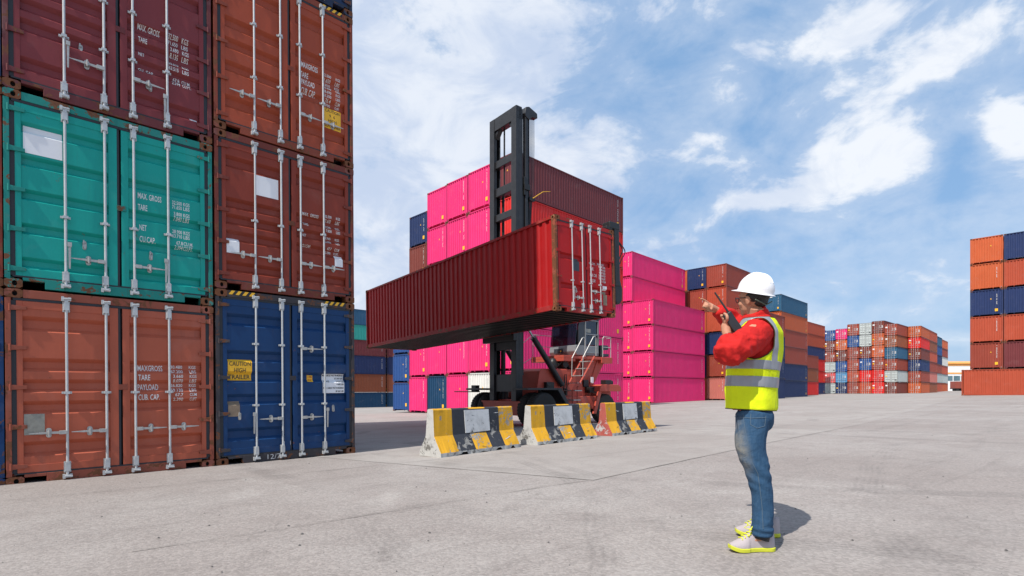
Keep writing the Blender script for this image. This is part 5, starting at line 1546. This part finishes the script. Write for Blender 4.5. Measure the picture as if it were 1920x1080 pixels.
armN = shN+Vector((-.035, 0, -.09)); axN = (lT*1.0+fT*.25).normalized()
def kind_of(c_):
    zz_ = (c_-Vector((tor[2].x, 0, 0))).dot(slope)/slope.z
    rel = c_-tor[4]
    # armholes
    for sh, s in ((shN, 1), (shF, -1)):
        d = c_-(sh+Vector((0, 0, -.055))-fT*.0)
        l_ = d.dot(lT*s); f_ = d.dot(fT); u_ = d.z
        if l_ > -.045 and (f_/.105)**2+(u_/.135)**2 < 1: return None
    if zz_ < zs_[0]: return None
    # neck opening: v at the front, shallow at the back
    dn = c_-W3(1418, 592, 3.54); rr_ = math.hypot(dn.dot(lT), dn.dot(fT))
    if c_.z > tor[5].z-.020 and rr_ < .100: return None
    if dn.dot(fT) > 0 and abs(dn.dot(lT)) < .085*max(0, (c_.z-tor[3].z)/.2): return None
    if c_.z > tor[5].z+.015: return None
    if zs_[1] < zz_ < zs_[2] or zs_[3] < zz_ < zs_[4]: return 1
    dl = (c_-tor[3]).dot(lT)
    if zz_ > zs_[4] and .084 < abs(dl) < .130: return 1
    return 0
sel = {}
dele = []
for f in bm.faces:
    k = kind_of(f.calc_center_median())
    if k is None: dele.append(f)
    else: f.material_index = k
bmesh.ops.delete(bm, geom=dele, context='FACES')
def smooth_edge(b_, it=8):
    for _ in range(it):
        bv = [v for v in b_.verts if v.is_boundary]; new = {}
        for v in bv:
            nb = [e.other_vert(v).co for e in v.link_edges if e.is_boundary]
            if len(nb) == 2: new[v] = v.co*.5+(nb[0]+nb[1])*.25
        for v, c_ in new.items(): v.co = c_
smooth_edge(bm)
# tapes become a part of their own, slightly proud of the cloth
bm2 = bm.copy()
bmesh.ops.delete(bm2, geom=[f for f in bm2.faces if f.material_index == 0], context='FACES')
for v in bm2.verts: v.co += v.normal*.0025
for f in bm2.faces: f.material_index = 0
for f in bm.faces: f.material_index = 0
bm.to_mesh(vme)
edges = [(e.verts[0].co.copy(), e.verts[1].co.copy()) for e in bm.edges if e.is_boundary]
bm.free()
tme = bpy.data.meshes.new('reflective_tape'); bm2.to_mesh(tme); bm2.free(); tme.polygons.foreach_set('use_smooth', [True]*len(tme.polygons))
vme.materials.clear(); vme.materials.append(M['vest']); tme.materials.append(M['reflect'])
vest = child('vest', vme); vest.modifiers.new('thick', 'SOLIDIFY').thickness = .003
child('reflective_tape', tme, vest).modifiers.new('thick', 'SOLIDIFY').thickness = .001
eb = MB()
for a, b in edges: eb.tube([a, b], .0034, 5, cap=False)
child('binding', eb.mesh('binding', [M['vest_edge']]), vest)

# helmet
hm = MB(); n = 40; rings = 16
HH = Matrix((fH, lH, uH)).transposed() @ Matrix.Rotation(R(-12), 3, 'Y')
hc = headC+HM @ Vector((-.012, 0, .062))
vs = []; fs = []
for i in range(rings+1):
    th = (PI/2)*i/rings
    for k in range(n):
        a = 2*PI*k/n
        rx, ry = .120, .101
        z = .114*math.cos(th)
        ridge = .003*math.exp(-(math.sin(a)*math.sin(th)/.12)**2) if True else 0
        vs.append(hc+HH @ Vector((rx*math.sin(th)*math.cos(a), ry*math.sin(th)*math.sin(a), z+ridge*math.cos(th))))
    if i:
        for k in range(n): fs.append(((i-1)*n+k, (i-1)*n+(k+1) % n, i*n+(k+1) % n, i*n+k))
# rim and brim
base_i = rings
for j, (add, zz_) in enumerate(((.002, -.014), (.012, -.018), (.013, -.022), (.002, -.022))):
    for k in range(n):
        a = 2*PI*k/n; c_ = math.cos(a)
        br = (.044*max(0, c_)**3 if j in (1, 2) else 0)
        rx, ry = .120+add+br, .101+add
        vs.append(hc+HH @ Vector((rx*c_, ry*math.sin(a), zz_-(.006*max(0, c_)**2 if j in (1, 2) else 0))))
    i = rings+1+j
    for k in range(n): fs.append(((i-1)*n+k, (i-1)*n+(k+1) % n, i*n+(k+1) % n, i*n+k))
hm.add(vs, fs)
for s in (-.022, .022):
    pts = [hc+HH @ Vector((.119*math.sin(t)*1.0, s*math.cos(t*0.9), .113*math.cos(t)-.001)) for t in [x/10*PI*.40 for x in range(-8, 8)]]
    hm.tube(pts, [.0045]*len(pts), 6)
child('hard_hat', hm.mesh('hard_hat', [M['helmet']], True))
q = MB()
pts = [hp(-.095+.02*abs(t), .086*t, -.010-.030*(1-abs(t))) for t in [x/6 for x in range(-6, 7)]]
q.tube(pts, [.0045]*len(pts), 8)
child('headband', q.mesh('headband', [M['liner']], True))
# hair under the helmet
q = MB(); ball(q, hp(-.022, 0, .022), .079, .078, .062, 20, HM); ball(q, hp(-.052, 0, -.014), .042, .054, .036, 16, HM)
hme = fuse(q, .005, 3, 'hair', fold(.003, 60, 2)); hme.materials.append(M['hair']); child('hair', hme)
# glasses
q = MB()
for s in (1, -1):
    q.tube([hp(.092, s*.058, .006), hp(.06, s*.073, .008), hp(.0, s*.078, .008), hp(-.02, s*.080, .0)], .0028, 6)
    q.tube([hp(.100, s*.052, .014), hp(.107, s*.028, .016), hp(.108, s*.010, .010), hp(.104, s*.012, -.012), hp(.100, s*.036, -.018), hp(.095, s*.055, -.008), hp(.100, s*.052, .014)], .0026, 6)
q.tube([hp(.108, .010, .008), hp(.108, -.010, .008)], .0024, 6)
child('glasses', q.mesh('glasses', [M['frame_dark']]))
# watch
q = MB(); ax_ = (haN-wrN).normalized()
wc = wrN+ax_*.012; q.tube([wc-ax_*.011, wc+ax_*.011], .0315, 16); 
wt = child('watch', q.mesh('watch', [M['frame_dark']], True))
q = MB(); q.tube([wc+Vector((0, -.031, 0)), wc+Vector((.002, -.040, 0))], .018, 14); ob('watch_face', q.mesh('watch_face', [M['galv']]), wt)

# shoes
def shoe(x, y, yaw, scale=1.0):
    L_ = .292
    outl = lambda t: (.030+.020*math.sin(PI*min(1, t*1.15))**.8+.006*math.sin(PI*t)) * (1 if t < .9 else 1)
    mt = Matrix.Translation(Vector((x, y, .003))) @ Matrix.Rotation(yaw, 4, 'Z')
    N = 24; sm = MB()
    def sect(t):        # t: 0 heel, 1 toe
        hw = .040*(1-(max(0, .12-t)/.12)**2*.45) if t < .12 else (.040-.006*math.sin(PI*(t-.12)/.5) if t < .62 else .0+.048*math.sqrt(max(0.02, 1-((t-.72)/.30)**2)) if t > .62 else .04)
        return hw
    # sole
    q = MB(); prof = []
    for i in range(N+1):
        t = i/N; hw = sect(t); toe = .018*max(0, (t-.75)/.25)**2
        prof.append((L_*(t-.5), hw+.004, toe))
    vs = []; fs = []
    for xx, hw, z in prof:
        vs += [(-xx, -hw, z), (-xx, hw, z), (-xx, hw+.002, z+.026), (-xx, -hw-.002, z+.026)]
    for i in range(N):
        a, b = 4*i, 4*i+4
        for k in range(4): fs.append((a+k, a+(k+1) % 4, b+(k+1) % 4, b+k))
    fs += [(0, 1, 2, 3), (4*N+3, 4*N+2, 4*N+1, 4*N)]
    q.add(vs, fs, mat=mt)
    # upper
    u = MB(); vs = []; fs = []; K = 14
    for i in range(N+1):
        t = i/N; hw = sect(t)
        ht = (.116-.010*(1-abs(t-.06)/.06) if t < .06 else .116-.012*math.sin(PI*(t-.06)/.28)*1.0 if t < .34 else None)
        if ht is None:
            ht = .116+.014*math.exp(-((t-.40)/.05)**2) if t < .42 else max(.012, .112*(1-((t-.42)/.60)**.95)+.012)
        if t > .93: ht *= .9
        toe = .016*max(0, (t-.75)/.25)**2
        for k in range(K+1):
            a = PI*k/K; c_, s_ = math.cos(a), math.sin(a)
            vs.append((-L_*(t-.5)*.985, hw*math.copysign(abs(c_)**.75, c_)*(1-.35*max(0, s_)**2*(1 if t < .5 else .6)), .022+toe+ht*abs(s_)**.85))
    for i in range(N):
        for k in range(K): fs.append((i*(K+1)+k, i*(K+1)+k+1, (i+1)*(K+1)+k+1, (i+1)*(K+1)+k))
        fs.append((i*(K+1), (i+1)*(K+1), (i+1)*(K+1)+K, i*(K+1)+K))
    fs += [tuple(range(K+1)), tuple(range(N*(K+1)+K, N*(K+1)-1, -1))]
    u.add(vs, fs, mat=mt)
    s_ = child('shoe', fuse(u, .0045, 4, 'shoe')); s_.data.materials.append(M['shoe'])
    so = ob('sole', q.mesh('sole', [M['lime']]), s_, None, .004)
    l = MB()
    for k in range(5):
        t = .50+.062*k; hh = .024+max(.012, .112*(1-((t-.42)/.60)**.95)+.012)
        xx = -L_*(t-.5)
        pts = [(xx+.006*j_, y_, hh*.995+.002-abs(y_)**2*16) for j_, y_ in ((0, -.026), (1, -.012), (0, 0), (-1, .012), (0, .026))]
        l.tube([tuple(mt @ Vector(p)) for p in pts], .0042, 6)
    hb = .150
    for sgn in (-1, 1):
        l.tube([tuple(mt @ Vector(p)) for p in [(.018, 0, hb-.012), (-.006, sgn*.022, hb+.010), (-.03, sgn*.036, hb-.012), (-.01, sgn*.014, hb-.016), (.016, 0, hb-.012)]], .0034, 6)
        l.tube([tuple(mt @ Vector(p)) for p in [(.018, 0, hb-.012), (-.035, sgn*.030, hb-.05)]], .0034, 6)
    ob('laces', l.mesh('laces', [M['lime']]), s_)
p1 = W3(1409, 1026, 3.375); shoe(p1.x, p1.y, R(4)); p2 = W3(1420, 1000, 3.73); shoe(p2.x, p2.y, R(-10))

q = MB(); limb(q, [anN+Vector((0, 0, .05)), anN+Vector((-.006, 0, -.02)), anN+Vector((-.020, 0, -.078))], [.040, .043, .048], 14, 4); limb(q, [anF+Vector((0, 0, .05)), anF+Vector((-.006, 0, -.02)), anF+Vector((-.020, 0, -.078))], [.040, .043, .048], 14, 4)
sk_ = MB(); sk_.v = q.v[:len(q.v)//2]; h_ = len(q.f)//2; sk_.f = q.f[:h_]; sk_.mi = q.mi[:h_]; child('sock', sk_.mesh('sock', [M['hair']], True))
sk2 = MB(); n0 = len(q.v)//2; sk2.v = q.v[n0:]; sk2.f = [tuple(i-n0 for i in f) for f in q.f[h_:]]; sk2.mi = q.mi[h_:]; child('sock', sk2.mesh('sock', [M['hair']], True))
# the radio in his left hand
rad = empty('two_way_radio', PO+rc); tag(rad, 'black two-way radio with long antenna held up in the worker\'s left hand', 'radio')
zax = RD; xax = Vector((0, -1, 0)).cross(zax).normalized(); yax = zax.cross(xax)
RM = Matrix((xax, yax, zax)).transposed().to_4x4()
q = MB(); q.box(-.029, .029, -.019, .019, -.078, .058, mat=RM); ob('case', q.mesh('case', [M['radio']]), rad, None, .006)
q = MB(); q.tube([tuple(RM @ Vector(p)) for p in [(-.017, 0, .055), (-.017, 0, .085), (-.017, 0, .215)]], [.0085, .0065, .0055], 10); ob('antenna', q.mesh('antenna', [M['radio']], True), rad)
q = MB(); q.tube([tuple(RM @ Vector(p)) for p in [(.012, 0, .055), (.012, 0, .070)]], .008, 12); ob('knob', q.mesh('knob', [M['radio']]), rad)
q = MB()
for k in range(5): q.box(-.018, .018, -.0195, -.018, -.055+.012*k, -.050+.012*k, mat=RM)
ob('speaker_grille', q.mesh('speaker_grille', [M['galv_old']]), rad)
